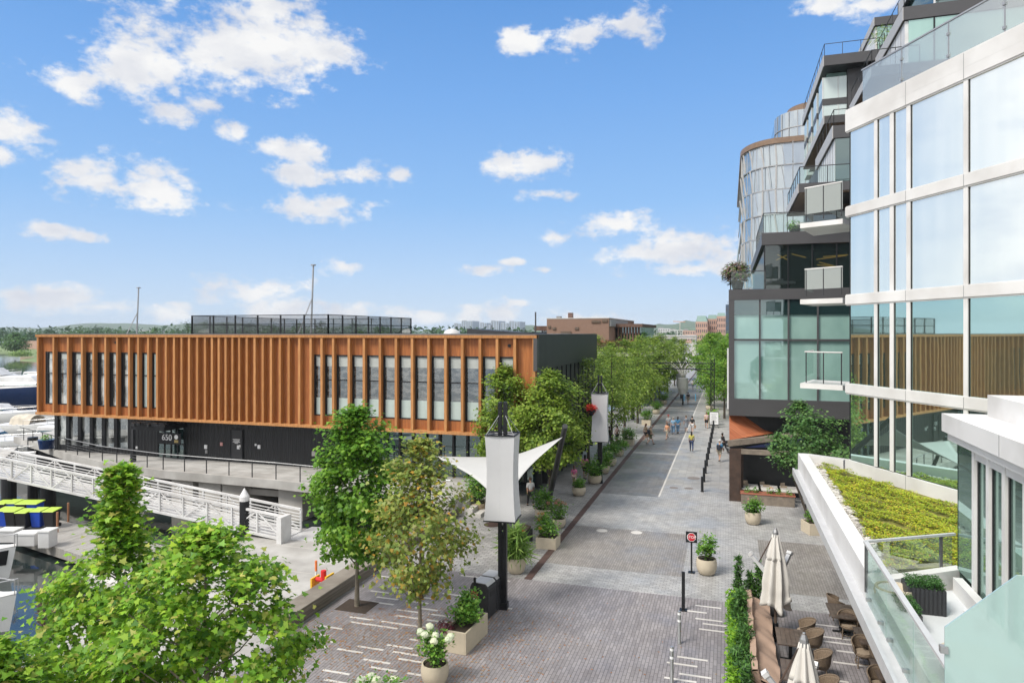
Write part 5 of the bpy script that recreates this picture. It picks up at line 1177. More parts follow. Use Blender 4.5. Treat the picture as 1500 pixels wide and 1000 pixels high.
rng = np.random.default_rng(4); foliage('foliage', np.concatenate([blob(rng, 70, (x,0,.8), (.2,.16,.25)) for x in (-1.2,-.7,.1,.6,1.2)]), .11, l_bush, bxp, DIA, 3, .4); foliage('flower', blob(rng, 30, (.2,0,1.0), (.12,.1,.1)), .07, f_org, bxp, DIA, 3)
# terrace furniture
o = thing('hedge_planter', 'dark ribbed planter box with clipped boxwood behind the terrace railing', 'planter', (3.6,14.95,5.112)); g = MB()
for k in range(9): g.box(-.42+k*.094,-.36,.02,-.42+k*.094+.06,.36,.62)
g.box(-.40,-.34,0,.42,.34,.6); build(g, 'ribbed_box', m_black2, o); o.scale = (.78,.78,.78); o.location = (3.62,15.1,5.112); rng = np.random.default_rng(5)
foliage('foliage', rng.random((2600,3))**np.array([.8,.8,.6])*np.array([.82,.7,.2])+np.array([-.41,-.35,.58]), .04, l_box, o, DIA, 3, .4)
o = thing('hedge_planter', 'second boxwood planter against the slanted handrail', 'planter', (3.22,14.0,5.112), R(0)); g = MB()
g.box(-.2,-.5,0,.2,.5,.42); [g.box(.201,-.5+k*.1,.02,.225,-.5+k*.1+.06,.42) for k in range(10)]; build(g, 'ribbed_box', m_dgrey, o); o.scale = (.8,.8,.8); o.location = (3.12,14.2,5.112)
foliage('foliage', rng.random((2600,3))*np.array([.42,1.02,.2])+np.array([-.21,-.51,.4]), .04, l_box, o, DIA, 4, .4)
o = thing('stone_bowl', 'empty round tan bowl just inside the terrace railing corner', 'bowl', (3.1,15.05,5.112)); build(MB().lathe([(.18,0),(.3,.06),(.36,.3),(.34,.4),(.29,.4),(.25,.3)],(0,0,0),24), 'bowl', m_pot, o, smooth=True)
o = thing('terrace_table', 'round cream terrace table half hidden by the handrail', 'table', (3.35,11.4,5.112)); build(MB().lathe([(.42,.7),(.44,.72),(.42,.745),(.001,.75)],(0,0,0),30), 'tabletop', m_pot, o); build(MB().tube((0,0,0),(0,0,.7),.04), 'pedestal', m_steel, o); build(MB().lathe([(.25,0),(.23,.03)],(0,0,0),20), 'foot', m_steel, o)
o = thing('outdoor_speaker', 'small white cube speaker on the terrace floor by the doors', 'speaker', (4.25,14.3,5.112), R(20)); build(MB().box(-.13,-.13,0,.13,.13,.34), 'case', m_white, o, bevel=.015); build(MB().box(-.1,-.14,.06,.1,-.131,.28), 'grille', m_grey, o)
o = thing('terrace_stool', 'small pink stool corner at the edge of the frosted screen', 'stool', (4.05,11.9,5.112)); build(MB().box(-.18,-.18,.1,.18,.18,.36), 'cushion', flatm('pink_fabric', (.45,.3,.28)), o, bevel=.03); build(MB().box(-.14,-.14,0,.14,.14,.1), 'base', m_black2, o)
# ================= marina =================
def boat(label, cat, loc, rz, L_, W_, fb, hull, cabin=(.25,.65,1.2), stripe=None, windows=True, fly=False, canvas=None, name='motor_yacht', rail_=True):
    o = thing(name, label, cat, loc, rz)
    def hf(u, v):    # u stern->bow, v port keel -> starboard
        x = -L_/2+L_*u; w = W_/2*(1-max(0, (u-.45)/.55)**2.2)*(.9+.1*min(1, u*5)); a = (v-.5)*2; s_ = abs(a)
        z = -.5+(fb+.5+.35*fb*u**2)*min(1, s_*1.0)**1.4; return (x+(.06*L_*(s_)*(u**4)), w*math.copysign(min(1, s_*1.15)**.55, a) if s_ else 0, z)
    g = MB(); g.grid(hf, 22, 14)
    g.add([hf(0, j/14) for j in range(15)], [tuple(range(15))]); build(g, 'hull', hull, o, smooth=True)
    g = MB(); n = 22; ed = [hf(i/n, 0) for i in range(n+1)]+[hf(i/n, 1) for i in range(n, -1, -1)]
    g.grid(lambda u, v: tuple(Vector(hf(u, 0)).lerp(Vector(hf(u, 1)), v)+Vector((0,0,.02+.12*math.sin(v*math.pi)))), 22, 6); build(g, 'deck', m_white, o, smooth=True)
    x0, x1 = -L_/2+L_*cabin[0], -L_/2+L_*cabin[1]; h = cabin[2]; w = W_*.34; z0 = fb*1.02
    def tier(x0, x1, w, z0, h, nm, m, rake=.5):
        vs = [(x0,-w,z0),(x1,-w*.8,z0+.1),(x1,w*.8,z0+.1),(x0,w,z0),(x0+h*.15,-w*.82,z0+h),(x1-h*rake*2.2,-w*.62,z0+h),(x1-h*rake*2.2,w*.62,z0+h),(x0+h*.15,w*.82,z0+h)]
        return build(MB().add(vs, [(0,3,2,1),(4,5,6,7),(0,1,5,4),(1,2,6,5),(2,3,7,6),(3,0,4,7)]), nm, m, o, bevel=min(.15, h*.12))
    if cabin[2]:
        tier(x0, x1, w, z0, h, 'cabin', m_white)
        if windows: tier(x0+.3, x1-.15*L_*.2, w+.015, z0+h*.35, h*.35, 'cabin_window', g_dark, .55)
        if fly: tier(x0+(x1-x0)*.15, x0+(x1-x0)*.7, w*.8, z0+h, h*.55, 'flybridge', m_white); build(MB().bar((x0+(x1-x0)*.3,-w*.5,z0+h*1.5),(x0+(x1-x0)*.25,-w*.3,z0+h*2.1),.3,.1).bar((x0+(x1-x0)*.3,w*.5,z0+h*1.5),(x0+(x1-x0)*.25,w*.3,z0+h*2.1),.3,.1).box(x0+(x1-x0)*.2,-w*.5,z0+h*2.05,x0+(x1-x0)*.33,w*.5,z0+h*2.15), 'radar_arch', m_white, o)
    if canvas: build(MB().grid(lambda u, v: (x0-1.2+u*2.6, -w*1.1+v*2.2*w, z0+.1+1.1*math.sin(math.pi*min(1,max(0,v)))**.4*(1-.25*abs(u-.5))+.05*math.sin(u*20)), 10, 10), 'canvas_cover', canvas, o, solid=.03)
    if stripe:
        g = MB(); g.grid(lambda u, v: tuple(Vector(hf(u*.98, .02+v*.14))+Vector((0,-.03,0))), 22, 3); g.grid(lambda u, v: tuple(Vector(hf(u*.98, .98-v*.14))+Vector((0,.03,0))), 22, 3); build(g, 'hull_stripe', stripe, o)
    if rail_:
        g = MB(); g.path([tuple(Vector(hf(.4+.6*i/8, .0))*1.0+Vector((0,.1,.6))) for i in range(9)], .025, 5); g.path([tuple(Vector(hf(.4+.6*i/8, 1))+Vector((0,-.1,.6))) for i in range(9)], .025, 5)
        for i in range(0,9,2): p = Vector(hf(.4+.6*i/8, 0)); g.tube(p+Vector((0,.1,0)), p+Vector((0,.1,.6)), .02, n=4); p = Vector(hf(.4+.6*i/8, 1)); g.tube(p+Vector((0,-.1,0)), p+Vector((0,-.1,.6)), .02, n=4)
        build(g, 'bow_rail', m_steel, o)
    return o
m_gel = M('white_gelcoat', (.72,.72,.7), .25, var=.03); m_navy = M('navy_gelcoat', (.01,.03,.10), .2, var=.1); m_cvs = M('cream_boat_canvas', (.5,.45,.37), .8, var=.15, scale=1.5, bmp=.4)
def wz(px, py): q = Pz(px, py, -1.6); return (q.x, q.y, -1.6)
q = Pz(-20, 604, -1.6)
boat('very large white yacht with a navy hull behind the marina boats', 'yacht', (q.x,q.y,-1.6), YAW+R(4), 34, 7, 3.4, m_navy, (.15,.78,2.1), windows=True, fly=True)
q = Pz(-10, 582, -1.6); boat('white yacht with pale cabin beyond the navy hulled yacht', 'yacht', (q.x,q.y,-1.6), YAW+R(3), 26, 6, 2.6, m_gel, (.15,.7,1.8), fly=True)
q = Pz(0, 628, -1.6); boat('white motor cruiser with raked dark side window left of the timber building', 'motor boat', (q.x,q.y,-1.6), YAW-R(6), 15, 4.2, 1.9, m_gel, (.2,.62,1.2))
q = Pz(60, 641, -1.6); boat('small boat under a cream canvas cover by the timber building corner', 'motor boat', (q.x,q.y,-1.6), YAW-R(8), 9, 3.2, 1.5, m_gel, (.3,.6,0), canvas=m_cvs)
q = Pz(20, 668, -1.6); boat('open white bowrider with a dark windscreen frame behind the deck railing', 'motor boat', (q.x,q.y,-1.6), YAW-R(5), 13, 4, 1.6, m_gel, (.15,.42,1.1))
q = Pz(-5, 852, -1.6); boat('white boat with a black side stripe, bow pointing at the dock finger', 'motor boat', (q.x-4.4,q.y-1.0,-1.6), YAW+R(2), 9.0, 3, 1.15, m_gel, (.15,.5,.8), stripe=m_black)
q = Pz(-10, 935, -1.6); boat('white boat bow at the left edge below the near boat', 'motor boat', (q.x-3.8,q.y-.6,-1.6), YAW+R(2), 7.5, 2.7, 1.1, m_gel, (.15,.5,.7))
for i, (px, py, L_, lb_) in enumerate(((-40,690,11,'white cruiser at the left edge beyond the gangway rails'),(95,655,9,'white boat tucked behind the left glass corner of the building'),(20,573,14,'white cruiser far out beyond the big yachts'),(60,560,12,'small white cruiser near the far shore by the building edge'),(-20,558,14,'white motor yacht moored near the far lawn at the left edge'))):
    q = Pz(px, py, -1.6); boat(lb_, 'motor boat', (q.x,q.y,-1.6), YAW+R(-8+5*i), L_, L_*.3, L_*.12, m_gel, (.2,.62,1.2))
q = Pz(60, 600, -1.6); o = thing('marina_cabin', 'dark glazed floating cabin with a flat roof between the yachts', 'cabin', (q.x-2,q.y,-1.6), YAW); build(MB().box(-6,-2,0,4,2,.5), 'pontoon', m_dgrey, o); build(MB().box(-3.2,-1.6,.5,2.5,1.6,2.8), 'cabin_glazing', g_dark, o); build(MB().box(-3.5,-1.9,2.8,2.8,1.9,3.0), 'roof', m_white, o)
for x in (-3.2,-1.5,.4,2.4): build(MB().box(x,-1.66,.5,x+.15,-1.601,2.8), 'mullion', m_white, o)
q = Pz(95,532,-1.6)
for i, (px, pt_, z_, lean) in enumerate(((196,422,95,.0),(451,389,78,.0))):
    q = PD(px, 600, z_); p1 = PD(px+(8 if i else 7), pt_, z_); o = boat(['sailing boat whose short mast rises above the left roof edge','sailing boat whose tall mast rises behind the rooftop court'][i], 'sailboat', (q.x,q.y,-1.6), R(80), 12, 3.6, 1.2, m_gel, (.3,.6,.6), name='sailboat', rail_=False)
    mi = o.matrix_basis.inverted() if False else (Matrix.Translation(o.location) @ Matrix.Rotation(R(80), 4, 'Z')).inverted()
    a = mi @ Vector((q.x,q.y,0)); b_ = mi @ p1; build(MB().tube(a, b_, .13, .09, 8).tube(b_, b_+Vector((0,0,.12)), .3, n=8), 'mast', m_steel, o); c_ = mi @ PD(px-26, 520, z_-2); build(MB().tube(c_, a.lerp(b_, .8), .07, n=5), 'stay', m_steel, o)
# wheeled bins on the dock
m_blk = flatm('black_plastic', (.015,.015,.017), .45); m_blu = flatm('blue_plastic', (.01,.06,.42), .45); m_lid = flatm('lime_plastic', (.40,.56,.06), .45)
def bin_(label, loc, m, like=None):
    if like: return dup(like, loc, YAW, label, mats={'body': m})
    o = thing('wheelie_bin', label, 'wheelie bin', loc, YAW, 'wheelie bins on the dock')
    vs = [(-.24,-.28,.08),(.24,-.28,.08),(.24,.28,.08),(-.24,.28,.08),(-.31,-.38,.98),(.31,-.38,.98),(.31,.36,.98),(-.31,.36,.98)]; F = [(0,3,2,1),(4,5,6,7),(0,1,5,4),(1,2,6,5),(2,3,7,6),(3,0,4,7)]
    build(MB().add(vs, F), 'body', m, o, bevel=.03); build(MB().prism([(-.34,-.42,.985),(-.34,.42,1.03),(-.34,.42,1.1),(-.34,-.40,1.03)], (.68,0,0)), 'lid', m_lid, o, bevel=.02)
    for x in (-.27,.27): build(MB().lathe([(.11,-.03),(.11,.03)],(0,0,0),14), 'wheel', m_black, o).matrix_basis = Matrix.Translation((x,.3,.11)) @ Matrix.Rotation(R(90), 4, 'Y')
    build(MB().tube((-.25,.44,1.0),(.25,.44,1.0),.02), 'handle', m_blk, o); return o
bs_ = [(8,771,m_blu,'blue bin with lime lid at the left end of the front row'),(20,772,m_blk,'black bin right of the leftmost blue one'),(36,774,m_blk,'wide black bin in the middle of the front row'),(57,772,m_blu,'blue bin with lime lid second from the right end of the front row'),(76,772,m_blk,'black bin at the right end of the row'),(5,760,m_blk,'back row bin at the far left, only its lime lid showing'),(20,759,m_blu,'back row bin behind the first black one'),(36,760,m_blk,'back row bin behind the wide black one'),(52,760,m_blu,'back row bin with a sliver of blue, at its right end')]
f_ = None
for px, py, m, lb_ in bs_:
    q = Pz(px, py, -.9)
    if f_ is None: f_ = bin_(lb_, q, m)
    else: bin_(lb_, q, m, f_)
for i, (px, py, s_) in enumerate(((42,797,.55),(70,800,.3),(14,792,.5))):
    q = Pz(px, py, -.9); o = thing('dock_box', ['white dock storage box right of the boat bow','small white power pedestal on the dock','low white step box beside the near boat'][i], 'dock box', q, YAW); build(MB().box(-s_,-.35,0,s_,.35,.6+.25*(i == 1)), 'case', m_white, o, bevel=.03); build(MB().box(-s_-.03,-.38,.601+.25*(i == 1),s_+.03,.38,.68+.25*(i == 1)), 'lid', m_gel, o)
m_rp = flatm('rusty_post', (.3,.14,.07))
for i, (px, pb, pt_) in enumerate(((84,779,751),(100,764,744))):
    q = Pz(px, pb, -.9); build(MB().tube(q, q+Vector((0,0,1.15)), .06), 'dock_post', m_rp); tag(bpy.data.objects['dock_post' if i == 0 else 'dock_post.001'], ['orange brown post in front of the bins right end','orange brown post standing behind the first on the dock'][i], 'post')
for i, (x, y, top, cap) in enumerate(((358,765,733,1),(13,735,700,0),(48,742,705,0),(71,745,708,0),(48,655,640,0))):
    q = PD(x, 0, (38.2,44,46,44,60)[i]); zt = H-(top-487)*(38.2,44,46,44,60)[i]/1000; r_ = (.26,.42,.3,.42,.4)[i]
    o = thing('mooring_pile', ['black mooring pile with a white cone cap beside the gangway','thick black pile under the gangway near the left edge','thin black pile under the gangway between the two thick ones','thick black pile under the gangway right of the thin one','black pile by the deck railing left of the timber building'][i], 'pile', (q.x,q.y,-4)); build(MB().lathe([(r_,0),(r_,zt+4)],(0,0,0),16), 'shaft', m_black, o)
    if cap: build(MB().lathe([(r_*1.05,zt+4),(r_*1.05,zt+4.25),(.02,zt+4.7)],(0,0,0),16), 'cap', m_white, o)
o = thing('water_valve', 'red pipe fitting with yellow guard on the platform behind the bench wall', 'valve', Pz(474,880,-.86)); build(MB().tube((0,0,0),(0,0,1.3),.12).tube((-.35,0,.9),(.35,0,.9),.1), 'pipe', flatm('red_paint', (.6,.02,.02)), o); m_yel = flatm('yellow_paint', (.75,.45,.03)); build(MB().box(.25,-.3,0,.33,.3,1.15), 'guard', m_yel, o); build(MB().box(-.45,-.3,.4,-.38,.3,1.0), 'guard', m_yel, o)
o = thing('safety_post', 'white post with orange top at the platform corner behind the maple', 'post', Pz(463,862,-.86)); build(MB().tube((0,0,0),(0,0,1.0),.05), 'post', m_white, o); build(MB().tube((0,0,.8),(0,0,1.25),.056), 'orange_sleeve', flatm('orange_paint', (.75,.2,.05)), o)
o = thing('blue_planter', 'dark blue planter with a small shrub at the left glass corner of the building', 'planter', Pz(68,657,DZ)); build(MB().lathe([(.5,0),(.62,.75),(.55,.75)],(0,0,0),16), 'pot', m_navy, o); foliage('foliage', blob(np.random.default_rng(1), 120, (0,0,.95), (.45,.45,.3)), .16, l_bush, o, DIA, 1)
# ================= people =================
m_skin = flatm('skin', (.50,.30,.21)); m_skd = flatm('deep_skin', (.16,.085,.055)); m_hair = flatm('dark_hair', (.02,.015,.012)); m_hairb = flatm('brown_hair', (.12,.06,.03)); m_hairg = flatm('grey_hair', (.35,.33,.3)); m_shoe = flatm('dark_shoes', (.03,.03,.03)); m_shoew = flatm('pale_shoes', (.5,.5,.48))
def skin(verts, edges, radii, sub=1):
    me = bpy.data.meshes.new('tmp'); me.from_pydata(verts, edges, []); o = bpy.data.objects.new('tmp', me); COL.objects.link(o)
    m = o.modifiers.new('s', 'SKIN'); m.use_smooth_shade = True
    for i, r_ in enumerate(radii):
        v = me.skin_vertices[0].data[i]; rr_ = r_ if hasattr(r_, '__len__') else (r_, r_); v.radius = rr_; v.use_root = i == 0
    s_ = o.modifiers.new('ss', 'SUBSURF'); s_.levels = sub; s_.render_levels = sub
    dg = bpy.context.evaluated_depsgraph_get(); dg.update(); out = bpy.data.meshes.new_from_object(o.evaluated_get(dg)); bpy.data.objects.remove(o); return out
def pose(st, arm, bend=0, carry=0):
    """st stride, arm swing (m); faces +Y"""
    J = [(0,0,.97),(0,.01,1.15),(0,.0+bend,1.36),(0,.01+bend,1.48),(0,.03+bend,1.56),(0,.045+bend,1.66),(0,.03+bend,1.74)]
    Rr = [(.135,.10),(.115,.09),(.14,.09),(.05,.05),(.065,.07),(.078,.092),(.05,.06)]
    E = [(i,i+1) for i in range(6)]
    for s_ in (-1,1):
        n = len(J); sw = arm*s_; J += [(s_*.18,bend,1.41),(s_*.22,sw*.35+bend-.02,1.14),(s_*.21,sw+bend+.05+carry*.2,.92+carry*.12),(s_*.205,sw*1.1+bend+.08+carry*.22,.85+carry*.12)]; Rr += [.055,.042,.03,(.022,.04)]; E += [(2,n),(n,n+1),(n+1,n+2),(n+2,n+3)]
        n = len(J); f = -s_*st; J += [(s_*.095,.0,.9),(s_*.1,f*.45+.04,.5),(s_*.1,f-(.08 if f < 0 else 0),.085+(.1 if f < -.1 else 0)),(s_*.11,f+.13-(.05 if f < 0 else 0),.035+(.05 if f < -.1 else 0))]; Rr += [(.088,.095),(.058,.06),(.038,.042),(.038,.03)]; E += [(0,n),(n,n+1),(n+1,n+2),(n+2,n+3)]
    return J, E, Rr
def person(label, loc, rz, top, legs, shorts=False, skirt=False, st=.28, arm=.16, hair='short', hm=None, sk=None, sc=1.0, hat=None, bag=None, bend=0, shoe=None, sleeve=1, carry=0):
    o = thing('person', label, 'person', loc, rz); J, E, Rr = pose(st, arm, bend, carry); sk = sk or m_skin; o.scale = (sc,)*3
    me = skin(J, E, Rr); hb = MB()
    for a in (10, 18):
        w = Vector(J[a]); s_ = 1 if w.x > 0 else -1
        for k in range(4): b0_ = w+Vector((s_*.005,-.024+k*.016,-.02)); l = (.05,.06,.058,.045)[k]; hb.path([b0_, b0_+Vector((0,.004,-l*.55)), b0_+Vector((-s_*.012,.01,-l))], [.009,.008,.006], 5)
        hb.path([w+Vector((0,.03,.02)), w+Vector((-s_*.008,.055,-.005)), w+Vector((-s_*.014,.062,-.03))], [.011,.009,.007], 5)
    hd = Vector(J[5]); hb.path([hd+Vector((0,.085,.015)), hd+Vector((0,.11,-.02))], [.008,.015], 6)
    for s_ in (-1,1): hb.ball(hd+Vector((s_*.08,-.005,0)), .022, 6, .5, 1, 1.2)
    import bmesh
    bm = bmesh.new(); bm.from_mesh(me); t2 = bpy.data.meshes.new('t'); t2.from_pydata(hb.v, [], hb.f); bm.from_mesh(t2); bm.to_mesh(me); bm.free(); me.materials.clear(); me.materials.append(sk)
    b = bpy.data.objects.new('body', me); COL.objects.link(b); b.parent = o
    def cl(idx, edges, grow, nm, m):
        vs = [J[i] if isinstance(i, int) else i[0] for i in idx]; rs = []
        for i in idx:
            r_ = Rr[i] if isinstance(i, int) else i[1]; r_ = r_ if hasattr(r_, '__len__') else (r_, r_); rs.append((r_[0]+grow, r_[1]+grow))
        mm_ = skin(vs, edges, rs); mm_.materials.clear(); mm_.materials.append(m); c = bpy.data.objects.new(nm, mm_); COL.objects.link(c); c.parent = o; return c
    lerp = lambda i, j, f: tuple(Vector(J[i]).lerp(Vector(J[j]), f))
    nk = (lerp(2,3,.5), (.08,.07))
    cl([0,1,2,nk,7,(lerp(7,8,.95),.045),15,(lerp(15,16,.95),.045)], [(0,1),(1,2),(2,3),(2,4),(4,5),(2,6),(6,7)], .02, 'shirt', top)
    f = .8 if shorts else 1.0
    if skirt:
        build(MB().lathe([(.16,1.05),(.19,.9),(.25,.55),(.24,.55),(.15,.9)],(0,0.02,0),18), 'skirt', legs, o, smooth=True)
    elif shorts: cl([0,11,(lerp(11,12,.85),.075),19,(lerp(19,20,.85),.075)], [(0,1),(1,2),(0,3),(3,4)], .022, 'shorts', legs)
    else: cl([0,11,12,(lerp(12,13,.93),.042),19,20,(lerp(20,21,.93),.042)], [(0,1),(1,2),(2,3),(0,4),(4,5),(5,6)], .018, 'trousers', legs)
    for a in (13,21):
        p = Vector(J[a]); build(MB().add([p+Vector(q) for q in ((-.05,-.07,-.085),(.05,-.07,-.085),(.045,.17,-.085),(-.045,.17,-.085),(-.045,-.06,.01),(.045,-.06,.01),(.04,.15,-.035),(-.04,.15,-.035))], [(0,3,2,1),(4,5,6,7),(0,1,5,4),(1,2,6,5),(2,3,7,6),(3,0,4,7)]), 'shoe', shoe or m_shoe, o, bevel=.015)
    g = MB(); g.ball(hd+Vector((0,-.02,.025)), .103, 10, .92, 1.0, 1.05)
    if hair == 'long': g.path([hd+Vector((0,-.06,0)), hd+Vector((0,-.1,-.16)), hd+Vector((0,-.1,-.3))], [.08,.075,.03], 8)
    build(g, 'hair', hm or m_hair, o, smooth=True) if not hat else build(MB().lathe([(.17,0),(.165,.015),(.1,.02),(.09,.1),(.02,.12)], tuple(hd+Vector((0,0,.05))), 16), 'hat', hat, o, smooth=True)
    if bag == 'backpack': build(MB().box(-.15,-.3,1.0,.15,-.12,1.42), 'backpack', flatm('backpack_fabric', (.02,.025,.04)), o, bevel=.04)
    if bag == 'tote': build(MB().box(.2,-.06,.5,.36,.24,.8).path([(.28,0,.8),(.26,.03,.9),(.28,.15,.8)], .008, 4), 'bag', flatm('tan_bag', (.35,.2,.11)), o, bevel=.02)
    return o
F = flatm; wht = F('white_cotton', (.62,.62,.62)); blk = F('black_cotton', (.02,.02,.022)); navy = F('navy_cotton', (.02,.04,.11)); lblue = F('light_blue_cotton', (.25,.4,.55)); jean = F('blue_denim', (.1,.2,.33)); peach = F('peach_cotton', (.7,.35,.2)); tanc = F('tan_cotton', (.35,.27,.19)); grey_ = F('grey_cotton', (.2,.22,.25)); yel = F('yellow_knit', (.55,.5,.12)); pink = F('pink_cotton', (.62,.16,.3)); blue = F('blue_cotton', (.05,.2,.38)); olive = F('olive_cotton', (.12,.12,.06)); khaki = F('khaki_cotton', (.4,.36,.28)); pale = F('pale_pink_cotton', (.6,.42,.38))
def A_(px, py): return at(px, py)
AW = R(5)
person('man in white shirt and black trousers walking under the white sail', A_(777,742), R(30), wht, blk, hm=m_hairb, st=.3)
person('child in pink top and pale shorts behind the small tan bowl planter', A_(841,712), AW, pink, pale, shorts=True, sc=.8, hair='long', hm=m_hairb)
person('person with pink top and black shorts walking beside the child', A_(857,702), AW, pink, blk, shorts=True, hair='long', bag=None)
person('woman in grey top at the left edge of the walking pair carrying a bag', A_(946,647), R(-50), tanc, blk, shorts=True, hair='long', hm=m_hairb, bag='tote', shoe=m_shoew)
person('man in tan shirt and dark shorts striding beside the kerb strip', A_(953,651), R(-60), tanc, olive, shorts=True, hm=m_hairg, bag='backpack', st=.34)
person('girl in peach top and tan shorts in front of the blue clothed group', A_(977,643), R(150), peach, khaki, shorts=True, sc=.92, hair='long', hm=m_hairb)
person('man in white shirt and cap at the left of the standing group', A_(979,632), R(10), wht, grey_, hat=F('red_cap', (.5,.1,.1)), shorts=True, st=.1)
person('man in light blue shirt and jeans in the middle of the standing group', A_(986,636), R(0), lblue, jean, hm=m_hairg, st=.15)
person('woman in blue dress like top right of the man in jeans', A_(993,635), R(-10), blue, jean, hair='long', st=.12, sk=m_skin)
person('woman in grey sleeveless dress walking away left of the man in black', A_(1005,633), R(0), grey_, grey_, skirt=True, hm=m_hairb)
person('person in black top and white shorts carrying a tan bag', A_(1014,634), R(-4), blk, wht, shorts=True, bag='tote', hm=m_hair, shoe=m_shoew)
person('woman in yellow top and navy leggings walking alone on the pale walk', A_(1013,661), R(3), yel, navy, hair='long', sk=m_skd, arm=.22)
person('woman in pale pink top and black shorts beside the gantry mast', A_(1035,627), R(180), pale, blk, shorts=True, hair='long', hm=m_hairb, st=.12)
person('man in blue shirt, cap and khaki shorts with a backpack right of the bollards', A_(1054,676), R(-20), blue, khaki, shorts=True, hat=F('white_cap', (.6,.6,.6)), bag='backpack', bend=.06)
person('person in black leaning over beside the man in blue near the patio', A_(1061,664), R(60), blk, blk, bend=.16, sk=m_skd, carry=1)
person('lone figure in black with pale shorts far up the street between blue posts', A_(1008,592), R(0), blk, khaki, shorts=True, st=.15)
person('tiny distant figure in white far up the street', A_(1015,570), R(0), wht, grey_, st=.1)
for i, (px, py, tp, lb_) in enumerate(((893,652,blk,'person in black standing among the promenade planters, leftmost of three'),(904,650,pale,'person in pale pink among the promenade planters, middle of three'),(915,648,wht,'person in white among the promenade planters, rightmost of three'),(887,640,grey_,'person in grey half hidden by the second lantern'))):
    person(lb_, A_(px, py), R(90+i*60), tp, blk if i else grey_, shorts=i == 1, hair='long' if i % 2 else 'short', st=.08, sk=m_skd if i == 0 else None)
o = thing('stroller', 'dark pushchair in front of the leaning person near the patio', 'pushchair', A_(1066,660), R(30)); build(MB().grid(lambda u, v: (-.22+.44*u, .35*math.cos(v*2.4), .55+.35*math.sin(v*2.4)), 6, 10), 'hood', m_black, o, solid=.02); build(MB().box(-.2,-.3,.4,.2,.25,.5), 'seat', m_black2, o); build(MB().tube((-.2,-.5,.95),(-.2,.35,.15),.015).tube((.2,-.5,.95),(.2,.35,.15),.015).tube((-.2,-.5,.95),(.2,-.5,.95),.015), 'frame', m_steel, o)
for x in (-.22,.22):
    for y in (-.3,.35): w_ = build(MB().lathe([(.1,-.02),(.1,.02)],(0,0,0),12), 'wheel', m_black, o); w_.matrix_basis = Matrix.Translation((x,y,.1)) @ Matrix.Rotation(R(90), 4, 'Y')
o = thing('small_dog', 'small white dog beside the second lantern mast', 'dog', A_(871,702), R(-30)); me = skin([(0,0,.27),(0,.12,.28),(0,.2,.34),(0,.26,.38),(0,.33,.36),(0,-.14,.28),(0,-.22,.36),(.06,.12,.15),(.06,.12,.02),(-.06,.12,.15),(-.06,.12,.02),(.06,-.16,.17),(.06,-.12,.02),(-.06,-.16,.17),(-.06,-.12,.02)], [(0,1),(1,2),(2,3),(3,4),(0,5),(5,6),(1,7),(7,8),(1,9),(9,10),(5,11),(11,12),(5,13),(13,14)], [.08,.08,.05,.055,.025,.07,.02,.03,.02,.03,.02,.035,.02,.035,.02]); me.materials.clear(); me.materials.append(wht); b = bpy.data.objects.new('body', me); COL.objects.link(b); b.parent = o; build(MB().ball((.035,.24,.44), .02, 5).ball((-.035,.24,.44), .02, 5), 'ears', m_hairb, o)
# ================= far away =================
rb = thing('brown_brick_building', 'brown flat roofed building with rooftop chimney beyond the timber building', 'building', (-22,105,0), world=True)
m_brn = pavers('brown_brick_panels', (.19,.11,.08), (.21,.125,.09), (.14,.08,.06), 2.4, 1.2, .03, along_y=False)
def hx(px, Y): return PY(px, 487, Y).x
def hz(py, px, Y): return PY(px, py, Y).z
Yb = 100; z1 = hz(467,800,Yb)
def rbx(n, m, x0, x1, y0, y1, z0, z1): return build(MB().box(x0,y0,z0,x1,y1,z1), n, m, rb)
xl, xr = hx(801,Yb), hx(892,Yb); rbx('main_block', M('brown_panel', (.235,.145,.105), .8, var=.06), xl, xr, Yb, 128, 2, z1); rbx('parapet', m_concl, xl-.05, xr+.05, Yb-.05, 128, z1, z1+.12)
rbx('grey_return', m_grey, xr+.001, xr+.25, Yb+.2, 118, hz(478,892,Yb), z1-.1)
rbx('left_wing', M('brown_panel_dark', (.13,.075,.055), .8), hx(772,Yb), xl, Yb+4, 120, hz(484,775,Yb), hz(477,775,Yb)); rbx('left_glazing', g_win, hx(774,Yb)+.5, xl, Yb+5, 119, 2, hz(484,775,Yb))
z2 = hz(479,915,Yb+6); rbx('right_wing', g_dark, xr+.3, hx(939,Yb+6), Yb+6, 125, hz(507,915,Yb), z2); rbx('right_roof', M('brown_panel_dark2', (.13,.075,.055), .8), xr+.2, hx(941,Yb+5), Yb+5, 126, z2, z2+.5)
for k in range(8): x = xr+.4+(hx(939,Yb+6)-xr-.4)*k/8; rbx('pier', M('brown_pier', (.16,.09,.065), .8) if k == 0 else bpy.data.materials['brown_pier'], x, x+.22, Yb+5.7, Yb+5.99, hz(507,915,Yb), z2)
rbx('terrace_wall', m_rust, hx(874,Yb), hx(945,Yb-1), Yb-1.2, Yb-.8, hz(515,900,Yb-1), hz(506,900,Yb-1)); rbx('terrace_slab', m_concl, hx(874,Yb), hx(950,Yb-2), Yb-2, Yb+6, hz(521,900,Yb-1), hz(515.5,900,Yb-1)); rbx('lower_storey', g_dark, hx(872,Yb), hx(948,Yb-2), Yb-1.5, 120, 0, hz(522,900,Yb-1))
rbx('roof_chimney', m_brn, hx(832,Yb+8), hx(838,Yb+8), Yb+8, Yb+9, z1, hz(458,835,Yb+8)); rbx('roof_unit', m_grey, hx(815,Yb+8), hx(821,Yb+8), Yb+8, Yb+9, z1, hz(463,818,Yb+8))
